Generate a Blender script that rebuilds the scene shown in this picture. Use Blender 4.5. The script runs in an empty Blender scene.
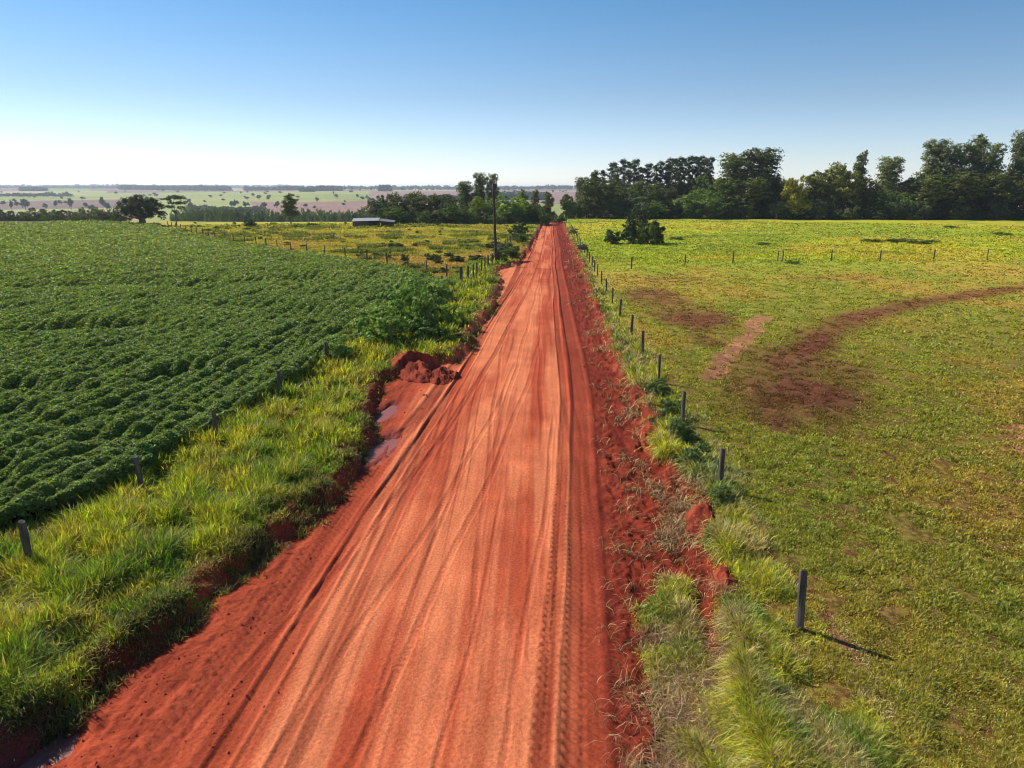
import bpy, math, random
import numpy as np
from math import radians, sin, cos, pi

random.seed(7)
rng = np.random.default_rng(11)
scene = bpy.context.scene
COL = scene.collection

# ------------------------------------------------------------------ camera
CAM_H = 9.0
PITCH = math.atan(196 / 700)
YAW = math.atan(38 / math.hypot(700, 196))
cam_d = bpy.data.cameras.new('camera')
cam = bpy.data.objects.new('camera', cam_d)
COL.objects.link(cam)
cam.location = (0, 0, CAM_H)
cam.rotation_euler = (pi / 2 - PITCH, 0, YAW)
cam_d.sensor_width = 36
cam_d.lens = 36 * 700 / 1024
cam_d.clip_start = 0.1
cam_d.clip_end = 40000
scene.camera = cam


def at(px, dist):
    """world x for something seen in column px (near the horizon) that stands at world y = dist"""
    dx = (px - 512) / 700
    fy = cos(PITCH) + sin(PITCH) * (196 / 700)
    vx, vy = dx, fy
    X = vx * cos(YAW) - vy * sin(YAW)
    Y = vx * sin(YAW) + vy * cos(YAW)
    return X / Y * dist


# ------------------------------------------------------------------ light
SUN_EL = radians(38)
SUN_DIR = np.array([-0.86, 0.51])          # compass direction towards the sun
SUN_DIR /= np.linalg.norm(SUN_DIR)
world = bpy.data.worlds.new('World')
scene.world = world
world.use_nodes = True
nt = world.node_tree
bg = nt.nodes['Background']
sky = nt.nodes.new('ShaderNodeTexSky')
sky.sky_type = 'NISHITA'
sky.sun_disc = False
sky.sun_elevation = SUN_EL
sky.sun_rotation = math.atan2(SUN_DIR[0], SUN_DIR[1])
sky.altitude = 0
sky.air_density = 1.0
sky.dust_density = 0.1
sky.ozone_density = 3.0
tcw = nt.nodes.new('ShaderNodeTexCoord'); sep = nt.nodes.new('ShaderNodeSeparateXYZ')
nt.links.new(tcw.outputs['Generated'], sep.inputs[0])
ramp = nt.nodes.new('ShaderNodeValToRGB')          # clears the haze out of the upper sky, whitens the horizon
el = ramp.color_ramp.elements
SK = [(0, (1.0, 1.08, 1.42)), (.03, (.93, .96, 1.18)), (.112, (.71, .765, .87)), (.227, (.48, .71, .84)), (1.0, (.33, .55, .78))]
el[0].position = 0; el[1].position = 1
for p_, c_ in SK[1:-1]: el.new(p_)
for e_, (p_, c_) in zip(el, SK):
    e_.position = p_; e_.color = (c_[0] / 1.5, c_[1] / 1.5, c_[2] / 1.5, 1)
nt.links.new(sep.outputs['Z'], ramp.inputs[0])
mulw = nt.nodes.new('ShaderNodeVectorMath'); mulw.operation = 'MULTIPLY'
nt.links.new(sky.outputs[0], mulw.inputs[0]); nt.links.new(ramp.outputs[0], mulw.inputs[1])
nt.links.new(mulw.outputs[0], bg.inputs['Color'])
bg.inputs['Strength'].default_value = 0.148

sd = bpy.data.lights.new('sun', 'SUN')
sd.energy = 4.8
sd.angle = radians(0.6)
sd.color = (1.0, 0.95, 0.86)
so = bpy.data.objects.new('sun', sd)
COL.objects.link(so)
v = (SUN_DIR[0] * cos(SUN_EL), SUN_DIR[1] * cos(SUN_EL), sin(SUN_EL))
import mathutils
so.rotation_euler = mathutils.Vector(v).to_track_quat('Z', 'Y').to_euler()
so.location = (0, 0, 60)

scene.view_settings.view_transform = 'Standard'
scene.view_settings.look = 'None'
scene.view_settings.exposure = 0.45
scene.view_settings.gamma = 1.0


# ------------------------------------------------------------------ noise
def _hash(ix, iy, s):
    n = np.asarray(ix).astype(np.int32).astype(np.uint32) * np.uint32(374761393) + np.asarray(iy).astype(np.int32).astype(np.uint32) * np.uint32(668265263)
    n = n + np.uint32((s * 974634777) & 0xFFFFFFFF)
    n = (n ^ (n >> np.uint32(13))) * np.uint32(1274126177)
    n = n ^ (n >> np.uint32(16))
    return n.astype(np.float32) * np.float32(1 / 4294967295.0)


def vnoise(x, y, s=0):
    x = np.atleast_1d(np.asarray(x, np.float32)); y = np.atleast_1d(np.asarray(y, np.float32))
    ix = np.floor(x); iy = np.floor(y)
    fx = x - ix; fy = y - iy
    fx = fx * fx * (3 - 2 * fx); fy = fy * fy * (3 - 2 * fy)
    ix = ix.astype(np.int32); iy = iy.astype(np.int32)
    a = _hash(ix, iy, s); b = _hash(ix + 1, iy, s); c = _hash(ix, iy + 1, s); d = _hash(ix + 1, iy + 1, s)
    a += (b - a) * fx; c += (d - c) * fx
    return a + (c - a) * fy


def fbm(x, y, s=0, o=4):
    x, y = np.broadcast_arrays(np.asarray(x, float), np.asarray(y, float))
    t = 0; a = 0.5; n = 0
    for k in range(o):
        ca, sa = cos(.5 + .9 * k) * 2 ** k, sin(.5 + .9 * k) * 2 ** k
        t = t + a * vnoise(x * ca - y * sa + 17.3 * k, x * sa + y * ca - 9.1 * k, s + k)
        n += a; a *= 0.5
    return t / n                                   # 0..1 around .5


def sst(v, a, b):
    t = np.clip((v - a) / (b - a), 0, 1)
    return t * t * (3 - 2 * t)


def mix(a, b, t):
    t = np.asarray(t)[..., None]
    return np.asarray(a) * (1 - t) + np.asarray(b) * t


def polydist(x, y, pts, xs=1.0, ys=1.0):
    d = np.full(np.shape(x), 1e9)
    for (ax, ay), (bx, by) in zip(pts[:-1], pts[1:]):
        ex, ey = bx - ax, by - ay
        t = np.clip(((x - ax) * ex + (y - ay) * ey) / (ex * ex + ey * ey), 0, 1)
        d = np.minimum(d, np.hypot((x - ax - t * ex) * xs, (y - ay - t * ey) * ys))
    return d


# ------------------------------------------------------------------ land
XL = np.array([[0, -10.0], [7, -9.7], [8.8, -9.35], [12.5, -8.5], [16.5, -7.5], [19, -6.9], [23, -6.9], [26, -7.3], [29, -7.9], [33, -8.3],
               [35, -7.6], [37, -5.9], [39, -5.1], [45, -5.2], [55, -4.7], [64, -4.9], [71, -5.1], [79, -6.3], [84, -5.9], [89, -4.0], [117, -3.3], [167, -2.5], [230, -2.2]])
XR = np.array([[0, 3.4], [8, 3.5], [11, 3.7], [12.5, 3.9], [13.8, 4.1], [17, 4.3], [18.8, 4.6], [22.7, 4.2], [30, 4.1], [37, 4.0],
               [53, 3.95], [80, 4.1], [128, 4.0], [170, 3.7], [230, 3.4]])
XC = np.array([[0, -16.5], [10, -15.6], [16, -14.6], [18, -13.4], [22, -12.7], [27, -12.1], [33, -12.0], [41, -11.5], [53, -10.8], [62, -9.9], [68, -9.5]])
YB = np.array([[-400, 300], [-150, 205], [-96, 172], [-90, 161], [-62, 126], [-46, 109], [-35, 97], [-20, 83], [-9.3, 67]])


def xl(y): return np.interp(y, XL[:, 0], XL[:, 1])
def xr(y): return np.interp(y, XR[:, 0], XR[:, 1])
def xc(y): return np.interp(y, XC[:, 0], XC[:, 1])
def yb(x): return np.interp(x, YB[:, 0], YB[:, 1])


TRK_A = np.array([[0, .5], [9.2, .6], [12.5, .75], [15.8, .96], [20, 1.15], [23.5, 1.31], [30, 1.5], [39.5, 1.57], [55, 1.4], [71, 1.2], [128, 1.25], [230, 1.3]])
TRK_B = np.array([[0, -.25], [9.2, -.1], [12.5, .05], [15.8, .3], [22, .62], [30, .8], [60, .6], [230, .6]])
TRK_C = np.array([[0, -5.6], [9, -5.5], [15.5, -5.3], [22, -4.95], [29, -4.6], [40, -4.2], [58, -3.7], [90, -2.6], [230, -1.6]])
TRK_D = np.array([[0, -7.4], [12, -6.5], [17, -6.05], [22, -5.7], [29, -5.3], [36, -5.0], [45, -4.5], [60, -3.9], [230, -2]])
TRK_E = np.array([[0, -4.6], [12, -4.5], [20, -4.3], [30, -3.7], [40, -3.0], [60, -2.2], [90, -1.2], [230, -.4]])
TRK_F = np.array([[0, .2], [25, .1], [60, -.1], [120, -.4], [230, -.2]])
TRACKS = [(TRK_A, .38, .075, 1), (TRK_B, .18, .035, 1), (TRK_C, .20, .045, 0), (TRK_D, .30, .04, 1), (TRK_E, .14, .02, 0)]

# single wheel lines that wander across the carriageway: x at the near end, x at the far end, near y, far y, half width
CROSS = [(-4.9, -1.6, 7, 40, .09), (-3.5, -.4, 7, 46, .09), (-3.2, -2.9, 8, 30, .06), (-1.5, -2.9, 12, 52, .08), (-6.6, -3.2, 8, 36, .10), (-.9, .35, 7, 30, .07),
         (-2.0, -.6, 22, 110, .10), (-.2, -1.2, 26, 120, .10), (-5.8, -4.4, 12, 42, .07), (-1.9, -1.3, 7, 22, .05)]


def cross_x(y, xa, xb, ya, yb_):
    t = np.clip((y - ya) / (yb_ - ya), 0, 1)
    return xa + (xb - xa) * (t + .16 * np.sin(t * pi)) + .05 * np.sin(y * .55 + xa * 3)


MOUND = (-6.7, 35.4)
PUDS = [(-6.2, 24.0, .55, 2.0), (-6.9, 28.4, .45, 1.5), (-8.9, 9.3, .8, .9), (-5.0, 43.3, .5, 2.2)]
WATER_Z = -0.385


def crest(u): return 192 + 150 * sst(u, -0.01, 0.08)


FR = np.array([[0, 0], [14, -.55], [45, -5.5], [120, -11], [400, -18.3], [700, -20.5], [1000, -19], [1250, -16], [1700, -10], [2100, -5.5], [2700, -1],
               [3300, 1.5], [4200, 4], [6000, 6.5], [9000, 8.6], [14000, 9]])


def base_z(x, y):
    r = np.hypot(x, y)
    u = np.where(y > 1, x / np.maximum(y, 1), 5.0)
    c = crest(u)
    d = np.maximum(r / np.sqrt(1 + np.clip(u, -3, 3) ** 2) - c, 0)
    d = np.where(y > 1, d, np.maximum(r - 330, 0))
    z = np.interp(d, FR[:, 0], FR[:, 1])
    far = sst(d, 500, 3000)
    z = z + far * (fbm(x / 900, y / 900, 5, 3) - .5) * 14 * np.clip(r / 3000, .4, 1.3)
    z = z + (fbm(x / 30, y / 30, 3, 2) - .5) * .25 * sst(np.abs(x), 6, 14)
    return z


def in_road(x, y):
    w = (fbm(x * 1.1, y * .9, 40, 3) - .5) * .55 * np.clip(y / 10, .6, 2.2)
    a = np.clip((x - xl(y) + w), -3, 9)
    b = np.clip((xr(y) - x + w), -3, 9)
    return np.minimum(a, b)                       # >0 on the bare soil


def land_z(x, y):
    z = base_z(x, y)
    e = in_road(x, y)
    near = (y > 0)
    k = sst(e, -.15, .5)
    road = -.30 + .0 * x
    # banks rise a little above the field just outside the bare soil
    z = z + sst(e, -.9, -.1) * (1 - k) * .16
    zz = z * (1 - k) + (z + road) * k
    # soil relief
    rough_r = sst(x - np.interp(y, TRK_A[:, 0], TRK_A[:, 1]), .35, 1.1)
    rough_l = sst(-x, 5.6, 7.2) * .5
    rough = np.clip(rough_r + rough_l, 0, 1)
    rel = rough * ((fbm(x * 2.6, y * 1.9, 51, 4) - .5) * .26 + (fbm(x * 7, y * 6.5, 52, 3) - .5) * .11)
    rel = rel + (fbm(x * 1.5, y * .22, 53, 3) - .5) * .05 + ((vnoise((x + .03 * y) * 11, y * .22, 54) - .5) * .012 + (vnoise((x - .02 * y) * 16, y * .3, 58) - .5) * .007) * (1 - .8 * sst(y, 22, 40)) + (fbm(x * 6, y * 3.5, 56, 3) - .5) * .022 * sst(fbm(x * .5, y * .3, 57, 2), .4, .6)
    for T, w, dep, tread in TRACKS:
        cx = np.interp(y, T[:, 0], T[:, 1]) + (vnoise(y * .09, y * 0 + 3, 60) - .5) * .2
        q = np.abs(x - cx) / w
        hold = .45 + .55 * sst(vnoise(y * .06, cx * 0 + dep * 100, 66), .25, .6)
        rel = rel - dep * hold * (1 - sst(q, .75, 1.05)) + dep * .6 * hold * np.exp(-((q - 1.3) / .22) ** 2)
        hold = hold * (1 - .96 * sst(y, 20, 32))
        if tread:
            ph = (y + q * w * .9 * np.sign(x - cx)) / .26
            rel = rel + (1 - sst(q, .85, 1.0)) * .055 * hold * (sst(np.abs((ph % 1) - .5), .1, .3)) * (0.35 + .65 * (q > .12))
    for (xa, xb, ya, yb_, w_) in CROSS:
        q = np.abs(x - cross_x(y, xa, xb, ya, yb_)) / w_
        on = sst(y, ya, ya + 3) * (1 - sst(y, yb_ - 4, yb_))
        rel = rel - .014 * on * (1 - sst(q, .6, 1.1)) + .008 * on * np.exp(-((q - 1.4) / .3) ** 2)
    # shallow hollows that hold the water
    for (cx, cy, rx, ry) in PUDS:
        q = np.hypot((x - cx - (y - cy) * .12) / rx, (y - cy) / ry)
        rel = rel * (1 - .6 * (1 - sst(q, .8, 1.3))) - .15 * (1 - sst(q + (fbm(x * 2.4, y * .9, 70, 3) - .5) * 1.5, .35, 1.25))
    return zz + rel * k * near


# palette (linear reflectance)
C_DUST = np.array([.65, .190, .080])
C_RED = np.array([.43, .076, .031])
C_DARK = np.array([.17, .024, .012])
C_WET = np.array([.19, .045, .040])


def road_col(x, y):
    # wheels run along the road, drifting slowly from side to side: stretch the marks along x - drift(y)
    wx = x + .28 * (y - 9) ** .9 * .10 * sst(y, 9, 12) * (1 - sst(y, 30, 120)) * (x < .3) * sst(.3 - x, 0, 4) + (fbm(x * .22, y * .05, 80, 2) - .5) * 1.1
    s1 = fbm(wx * 1.1, y * .035, 81, 4)
    s2 = fbm(wx * 5.5, y * .11, 82, 3)
    s5 = fbm(wx * 17, y * .28, 88, 3)
    s3 = fbm(x * .9, y * .16, 83, 5)
    t = .44 * sst(s1, .32, .66) + .17 * sst(s2, .3, .7) + .10 * sst(s5, .3, .7) + .30 * sst(s3, .32, .66) + .11
    mid = sst(x, -7.4, -5.2) * (1 - sst(x, .45, 1.2))
    t = t * (.45 + .55 * mid) - .08 * (1 - mid) + mid * .10
    ta = np.interp(y, TRK_A[:, 0], TRK_A[:, 1])
    right = sst(x - ta, -.2, .5)
    t = t * (1 - right * .85) + right * .12 * sst(s3, .5, .8)
    c = mix(mix(C_DARK, C_RED, sst(t, -.1, .38)), C_DUST, sst(t, .30, .95))
    s4 = fbm(x * 4.2, y * 2.6, 87, 4)
    c = mix(c, C_DARK, right * np.clip(.34 + sst(s4, .40, .62) * .6, 0, 1))
    c = mix(c, C_DARK * 1.3, sst(-x, 5.6, 7.4) * sst(s4, .48, .66) * .4)
    for T, w, dep, tread in TRACKS:
        cx = np.interp(y, T[:, 0], T[:, 1]) + (vnoise(y * .09, y * 0 + 3, 60) - .5) * .2
        q = np.abs(x - cx) / w
        c = mix(c, C_RED * .62 + C_WET * .1, (1 - sst(q, .7, 1.25)) * (.45 + .35 * tread) * (.55 + .6 * sst(s3, .3, .6)))
    # narrow dark crusts between the wheel lines
    for k_, (xa, xb, ya, yb_, w_) in enumerate(CROSS):
        q = np.abs(x - cross_x(y, xa, xb, ya, yb_)) / w_
        on = sst(y, ya, ya + 3) * (1 - sst(y, yb_ - 4, yb_)) * (.35 + .65 * sst(vnoise(y * .5, y * 0 + k_, 89), .3, .6))
        tr = .5 + .5 * sst(np.abs(((y / .19) % 1) - .5), .12, .30) * (1 - sst(y, 22, 34)) 
        c = mix(c, C_DARK * 1.6, (1 - sst(q, .6, 1.1)) * on * .42 * tr * (1 - .5 * sst(y, 24, 50)))
    ln = sst(vnoise(wx * 7.0, y * .07, 84), .68, .8) * sst(fbm(x * .4, y * .05, 85, 2), .40, .6)
    c = mix(c, C_DARK, ln * .5)
    left = sst(-x, 4.4, 5.6)
    wet = sst(fbm(x * .9, y * .25, 86, 3), .5, .62) * left
    c = mix(c, C_RED * .8, wet * .3)
    for (cx, cy, rx, ry) in PUDS:
        q = np.hypot((x - cx - (y - cy) * .12) / rx, (y - cy) / ry)
        c = mix(c, C_WET, (1 - sst(q + (s3 - .5) * 1.2, .6, 1.3)) * .75)
    return c


PATH_DARK = [(9.2, 27.5), (10.8, 31.5), (12.2, 35), (14.5, 39), (16.8, 44), (22, 51), (30, 58), (41, 66), (62, 76), (90, 88)]
PATH_PINK = [(8.2, 33.8), (9.6, 37.5), (11.6, 41.5), (13.6, 46.5), (15.6, 51)]
PATH_COW = [(5.7, 17), (5.95, 14.5), (6.2, 12.4), (6.3, 10.5), (6.2, 8.5)]
BARES = [(18.2, 26.6, .9, .5), (16.9, 24.3, .7, .35), (15.4, 21.4, .5, .3), (17.6, 25.6, 1.0, .8), (16.6, 22.6, .6, .4), (15.6, 20.2, .7, .45), (18.8, 24.6, 1.2, .5), (13.2, 17.0, .5, .3), (24, 31, 1.2, .7)]
BROWN = [(10.3, 51, 3.4, 6.5, .95), (9.3, 60, 3.0, 8, .8), (9.8, 42.5, 2.2, 3.4, .7), (11.4, 32.5, 2.9, 6.0, 1.0), (13.6, 37, 2.6, 5, .9),
         (12, 73, 5, 5, .4), (8.5, 29, 1.6, 2.4, .35), (30, 74, 9, 3, .3)]


def field_masks(x, y):
    """right pasture: how bare and which soil"""
    wx = x + (fbm(x * .5, y * .35, 90, 3) - .5) * 3.0
    wy = y + (fbm(x * .4, y * .3, 93, 3) - .5) * 5
    br = np.zeros(np.shape(x))
    for cx, cy, rx, ry, a in BROWN:
        q = np.hypot((wx - cx) / rx, (wy - cy) / ry)
        br = np.maximum(br, a * (1 - sst(q, .25, 1.25)))
    d = polydist(wx * .45 + x * .55, wy * .2 + y * .8, PATH_DARK)
    br = np.maximum(br, (1 - sst(d, .2, 1.9 + y * .010)) * (1 - .15 * sst(y, 44, 60)))
    d = polydist(wx * .25 + x * .75, y + (vnoise(x * 1.2, y * .8, 99) - .5) * 1.0, PATH_PINK)
    pk = 1 - sst(d, .30, .85)
    d = polydist(x + (vnoise(x * 2, y * 1.4, 97) - .5) * .5, y, PATH_COW)
    pk = np.maximum(pk, (1 - sst(d, .04, .30)) * .8)
    for cx, cy, rx, ry in BARES:
        q = np.hypot((x + (wx - x) * .4 - cx) / rx, (y + (wy - y) * .25 - cy) / ry)
        pk = np.maximum(pk, 1 - sst(q, .5, 1.1))
    spk = sst(fbm(x * 2.1, y * 1.6, 92, 3), .60, .72) * .25 * (y < 95)
    return br, np.maximum(pk, spk)


def veg_col(x, y):
    """colour of the ground cover"""
    n1 = fbm(x / 9, y / 14, 20, 4); n2 = fbm(x / 2.2, y / 3, 21, 3); n3 = fbm(x / 35, y / 22, 22, 3)
    # right pasture, near part
    near = mix([.31, .30, .028], [.45, .31, .045], sst(n1, .38, .62))
    near = mix(near, [.25, .31, .028], sst(n2, .52, .72) * .6)
    br, pk = field_masks(x, y)
    near = mix(near, [.185, .043, .025], br * (.72 + .26 * sst(n2, .35, .6)))
    far = mix([.40, .40, .024], [.46, .38, .036], sst(n1, .42, .60))
    far = mix(far, [.27, .33, .024], sst(n3, .5, .62) * .7)
    far = mix(far, [.20, .24, .03], sst(fbm(x / 8, y / 5, 24, 3), .62, .72) * .7)
    fy = 88 + .12 * x
    right = mix(near, far, sst(y - fy, -14, 1))
    # left yellow pasture
    lp = mix([.40, .345, .050], [.45, .285, .080], sst(n1, .40, .58))
    lp = mix(lp, [.40, .40, .035], sst(y, 90, 170) * .55)
    lp = mix(lp, [.22, .23, .03], sst(fbm(x / 3, y / 3, 26, 3), .56, .7) * .7)
    left = lp
    # verge by the road, left
    vg = mix([.23, .27, .030], [.31, .30, .035], sst(n2, .4, .65))
    vg = mix(vg, [.12, .19, .03], sst(n1, .52, .62) * .6)
    xcv = xc(y)
    isv = (1 - sst(np.abs(x - (xcv - .4 + xl(y)) / 2) - (xl(y) - xcv + .8) / 2, -.3, .6)) * (y < 90)
    left = mix(left, vg, isv)
    soilcrop = np.array([.07, .06, .022])
    left = mix(left, soilcrop, in_crop(x, y, .4) * 1.0)
    return mix(left, right, (x > 0) * 1.0)


def in_crop(x, y, soft=.01):
    a = sst(xc(y) - x + (fbm(x, y, 30, 2) - .5) * .9, 0, soft)
    b = sst(yb(x) - y + (fbm(x * .5, y * .5, 31, 2) - .5) * 2.0, 0, soft * 2)
    return np.where((y > -80), a * b, 0) * (x < -8)


def far_col(x, y):
    """the farmland beyond the crest"""
    r = np.hypot(x, y); u = x / np.maximum(y, 1)
    wr = r * (1 + (fbm(u * 9, r / 1500, 100, 2) - .5) * .10)
    g1 = np.array([.32, .34, .10]); g2 = np.array([.25, .28, .07]); pink = np.array([.36, .25, .16]); plow = np.array([.20, .13, .10])
    tan = np.array([.42, .34, .20])
    c = mix(g1, g2, sst(fbm(x / 260, y / 400, 101, 3), .42, .6))
    # patchwork of paddocks in the distance
    cell = _hash(np.floor(u * 11 + .3 * np.floor(np.log(np.maximum(r, 1)) * 4.2)).astype(np.int64), np.floor(np.log(np.maximum(r, 1)) * 4.2).astype(np.int64), 5)
    patch = np.where((cell > .62)[..., None], plow * 1.15, np.where((cell > .45)[..., None], tan, np.where((cell > .25)[..., None], g1, g2)))
    c = mix(c, patch, (r > 2700) * 1.0)
    A = (u < -.58)
    c = np.where((A & (wr < 1120))[..., None], pink, c)
    c = np.where((A & (wr > 1120) & (wr < 1210))[..., None], g1 * 1.1, c)
    c = np.where((A & (wr > 1210) & (wr < 1750))[..., None], plow, c)
    B = (u > -.42)
    c = np.where((B & (wr > 880) & (wr < 1480) & (u < -.12))[..., None], plow * np.array([1.45, 1.3, 1.25]), c)
    D = (u > -.25) & (wr > 1250) & (wr < 2500)
    c = np.where(D[..., None], np.array([.30, .19, .15]), c)
    c = np.where(((u > -.42) & (wr > 2450) & (wr < 2750))[..., None], tan * .8, c)
    c = c * (.86 + .28 * fbm(x / 60, y / 60, 103, 3))[..., None]
    return c


def land_col(x, y):
    c = veg_col(x, y)
    br, pk = field_masks(x, y)
    dust = np.array([.52, .20, .12])
    c = mix(c, dust, pk * (x > 5) * .9)
    # brown ground with shade painted between the short tufts, bare floor under the wood, then the red earth showing through
    near_r = (x > 4.5) * (1 - sst(y, 30, 85))
    c = mix(c, [.115, .060, .026], near_r * .6 * sst(fbm(x * 2.0, y * 1.7, 240, 3) * -1 + 1, .30, .58))
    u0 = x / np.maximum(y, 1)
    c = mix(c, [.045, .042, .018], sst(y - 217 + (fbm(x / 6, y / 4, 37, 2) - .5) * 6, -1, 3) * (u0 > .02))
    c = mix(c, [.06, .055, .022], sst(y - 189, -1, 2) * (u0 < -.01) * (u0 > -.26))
    g = sst(fbm(x * 3.1, y * 2.7, 33, 3), .46, .66) * np.clip(1.2 - y / 60, 0, 1)
    c = mix(c, [.18, .065, .034], g * .45 * (x > 4.5) * (1 - sst(y, 60, 85)))
    g = sst(fbm(x * 3.1, y * 2.7, 33, 3), .36, .6) * (x < 4.5) * (x > -16) * (y < 90) * (1 - in_crop(x, y))
    c = mix(c, [.075, .038, .018], np.clip(g * 1.3, 0, 1) * .95)  # dark gaps among the verge grass, shade painted into the soil colour
    e = in_road(x, y)
    c = mix(c, np.array([.085, .034, .018]), sst(e, -1.0, -.45) * .8)  # bank edge darkened, painting in the shade under the hanging grass
    c = mix(c, road_col(x, y), sst(e, -.30 + .0 * x, .18))
    r = np.hypot(x, y)
    u = x / np.maximum(y, 1)
    beyond = (y > 1) & (y > crest(u) + 12)
    c = np.where(beyond[..., None], far_col(x, y), c)
    nr = (1 - sst(y, 22, 45)) * (x > 4.6)
    c = mix(c, c * np.array([.50, .36, .5]), nr * sst(fbm(x * 9, y * 8, 38, 3), .42, .60) * .85)
    c = c * (.82 + .36 * fbm(x * 1.7, y * 1.1, 35, 2))[..., None]
    return np.clip(c, 0, 1)


# ------------------------------------------------------------------ mesh helpers
def raw_mesh(name, verts, faces, cols=None, smooth=False):
    """verts (n,3), faces (m,3|4) numpy"""
    me = bpy.data.meshes.new(name)
    verts = np.ascontiguousarray(verts, dtype=np.float32); faces = np.ascontiguousarray(faces, dtype=np.int32)
    k = faces.shape[1]
    me.vertices.add(len(verts)); me.vertices.foreach_set('co', verts.ravel())
    me.loops.add(faces.size); me.loops.foreach_set('vertex_index', faces.ravel())
    me.polygons.add(len(faces)); me.polygons.foreach_set('loop_start', np.arange(0, faces.size, k, dtype=np.int32))
    if cols is not None:
        at_ = me.color_attributes.new('col', 'FLOAT_COLOR', 'POINT')
        c4 = np.ones((len(verts), 4), np.float32); c4[:, :3] = cols
        at_.data.foreach_set('color', c4.ravel())
    me.update(calc_edges=True)
    me.polygons.foreach_set('use_smooth', np.full(len(faces), smooth))
    return me


def link(name, me, mat, parent=None):
    o = bpy.data.objects.new(name, me)
    COL.objects.link(o)
    if mat is not None and len(me.materials) == 0:
        me.materials.append(mat)
    if parent is not None:
        o.parent = parent
    return o


def tag(o, label=None, cat=None, group=None, kind=None):
    if label: o['label'] = label
    if cat: o['category'] = cat
    if group: o['group'] = group
    if kind: o['kind'] = kind
    return o


def grid_faces(nr, nc):
    i = np.arange(nr * nc).reshape(nr, nc)
    return np.stack([i[:-1, :-1], i[:-1, 1:], i[1:, 1:], i[1:, :-1]], -1).reshape(-1, 4)


# ------------------------------------------------------------------ materials
def mat_base(name):
    m = bpy.data.materials.new(name); m.use_nodes = True
    n = m.node_tree.nodes; l = m.node_tree.links
    return m, n, l, n['Principled BSDF']


def earth_material():
    m, n, l, b = mat_base('earth')
    a = n.new('ShaderNodeAttribute'); a.attribute_name = 'col'
    tc = n.new('ShaderNodeNewGeometry')
    no = n.new('ShaderNodeTexNoise'); no.inputs['Scale'].default_value = 14; no.inputs['Detail'].default_value = 6; no.inputs['Roughness'].default_value = .7
    l.new(tc.outputs['Position'], no.inputs['Vector'])
    mr = n.new('ShaderNodeMapRange'); mr.inputs['From Min'].default_value = .3; mr.inputs['From Max'].default_value = .7
    mr.inputs['To Min'].default_value = .66; mr.inputs['To Max'].default_value = 1.3
    l.new(no.outputs['Fac'], mr.inputs['Value'])
    mx = n.new('ShaderNodeVectorMath'); mx.operation = 'SCALE'
    l.new(a.outputs['Color'], mx.inputs[0]); l.new(mr.outputs[0], mx.inputs['Scale'])
    l.new(mx.outputs[0], b.inputs['Base Color'])
    b.inputs['Roughness'].default_value = .93
    b.inputs['Specular IOR Level'].default_value = .06
    bu = n.new('ShaderNodeBump'); bu.inputs['Strength'].default_value = .8; bu.inputs['Distance'].default_value = .035
    l.new(no.outputs['Fac'], bu.inputs['Height']); l.new(bu.outputs[0], b.inputs['Normal'])
    return m


def leaf_material(name, trans=.35, gloss=.0, rough=.45):
    m, n, l, b = mat_base(name)
    n.remove(b)
    out = [x for x in n if x.type == 'OUTPUT_MATERIAL'][0]
    a = n.new('ShaderNodeAttribute'); a.attribute_name = 'col'
    oi = n.new('ShaderNodeObjectInfo')
    mu = n.new('ShaderNodeVectorMath'); mu.operation = 'MULTIPLY'
    l.new(a.outputs['Color'], mu.inputs[0]); l.new(oi.outputs['Color'], mu.inputs[1])
    ns = n.new('ShaderNodeTexNoise'); ns.inputs['Scale'].default_value = 2.5; ns.inputs['Detail'].default_value = 3
    ge = n.new('ShaderNodeNewGeometry'); l.new(ge.outputs['Position'], ns.inputs['Vector'])
    mr = n.new('ShaderNodeMapRange'); mr.inputs['From Min'].default_value = .3; mr.inputs['From Max'].default_value = .7
    mr.inputs['To Min'].default_value = .8; mr.inputs['To Max'].default_value = 1.2
    l.new(ns.outputs['Fac'], mr.inputs['Value'])
    sc = n.new('ShaderNodeVectorMath'); sc.operation = 'SCALE'
    l.new(mu.outputs[0], sc.inputs[0]); l.new(mr.outputs[0], sc.inputs['Scale'])
    d = n.new('ShaderNodeBsdfDiffuse'); t = n.new('ShaderNodeBsdfTranslucent')
    l.new(sc.outputs[0], d.inputs[0])
    tt = n.new('ShaderNodeVectorMath'); tt.operation = 'MULTIPLY'; tt.inputs[1].default_value = (1.15, 1.15, .5)
    l.new(sc.outputs[0], tt.inputs[0]); l.new(tt.outputs[0], t.inputs[0])
    mx = n.new('ShaderNodeMixShader'); mx.inputs[0].default_value = trans
    l.new(d.outputs[0], mx.inputs[1]); l.new(t.outputs[0], mx.inputs[2])
    last = mx
    if gloss:
        g = n.new('ShaderNodeBsdfGlossy'); g.inputs['Roughness'].default_value = rough
        m2 = n.new('ShaderNodeMixShader'); m2.inputs[0].default_value = gloss
        l.new(mx.outputs[0], m2.inputs[1]); l.new(g.outputs[0], m2.inputs[2]); last = m2
    l.new(last.outputs[0], out.inputs['Surface'])
    return m


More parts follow.
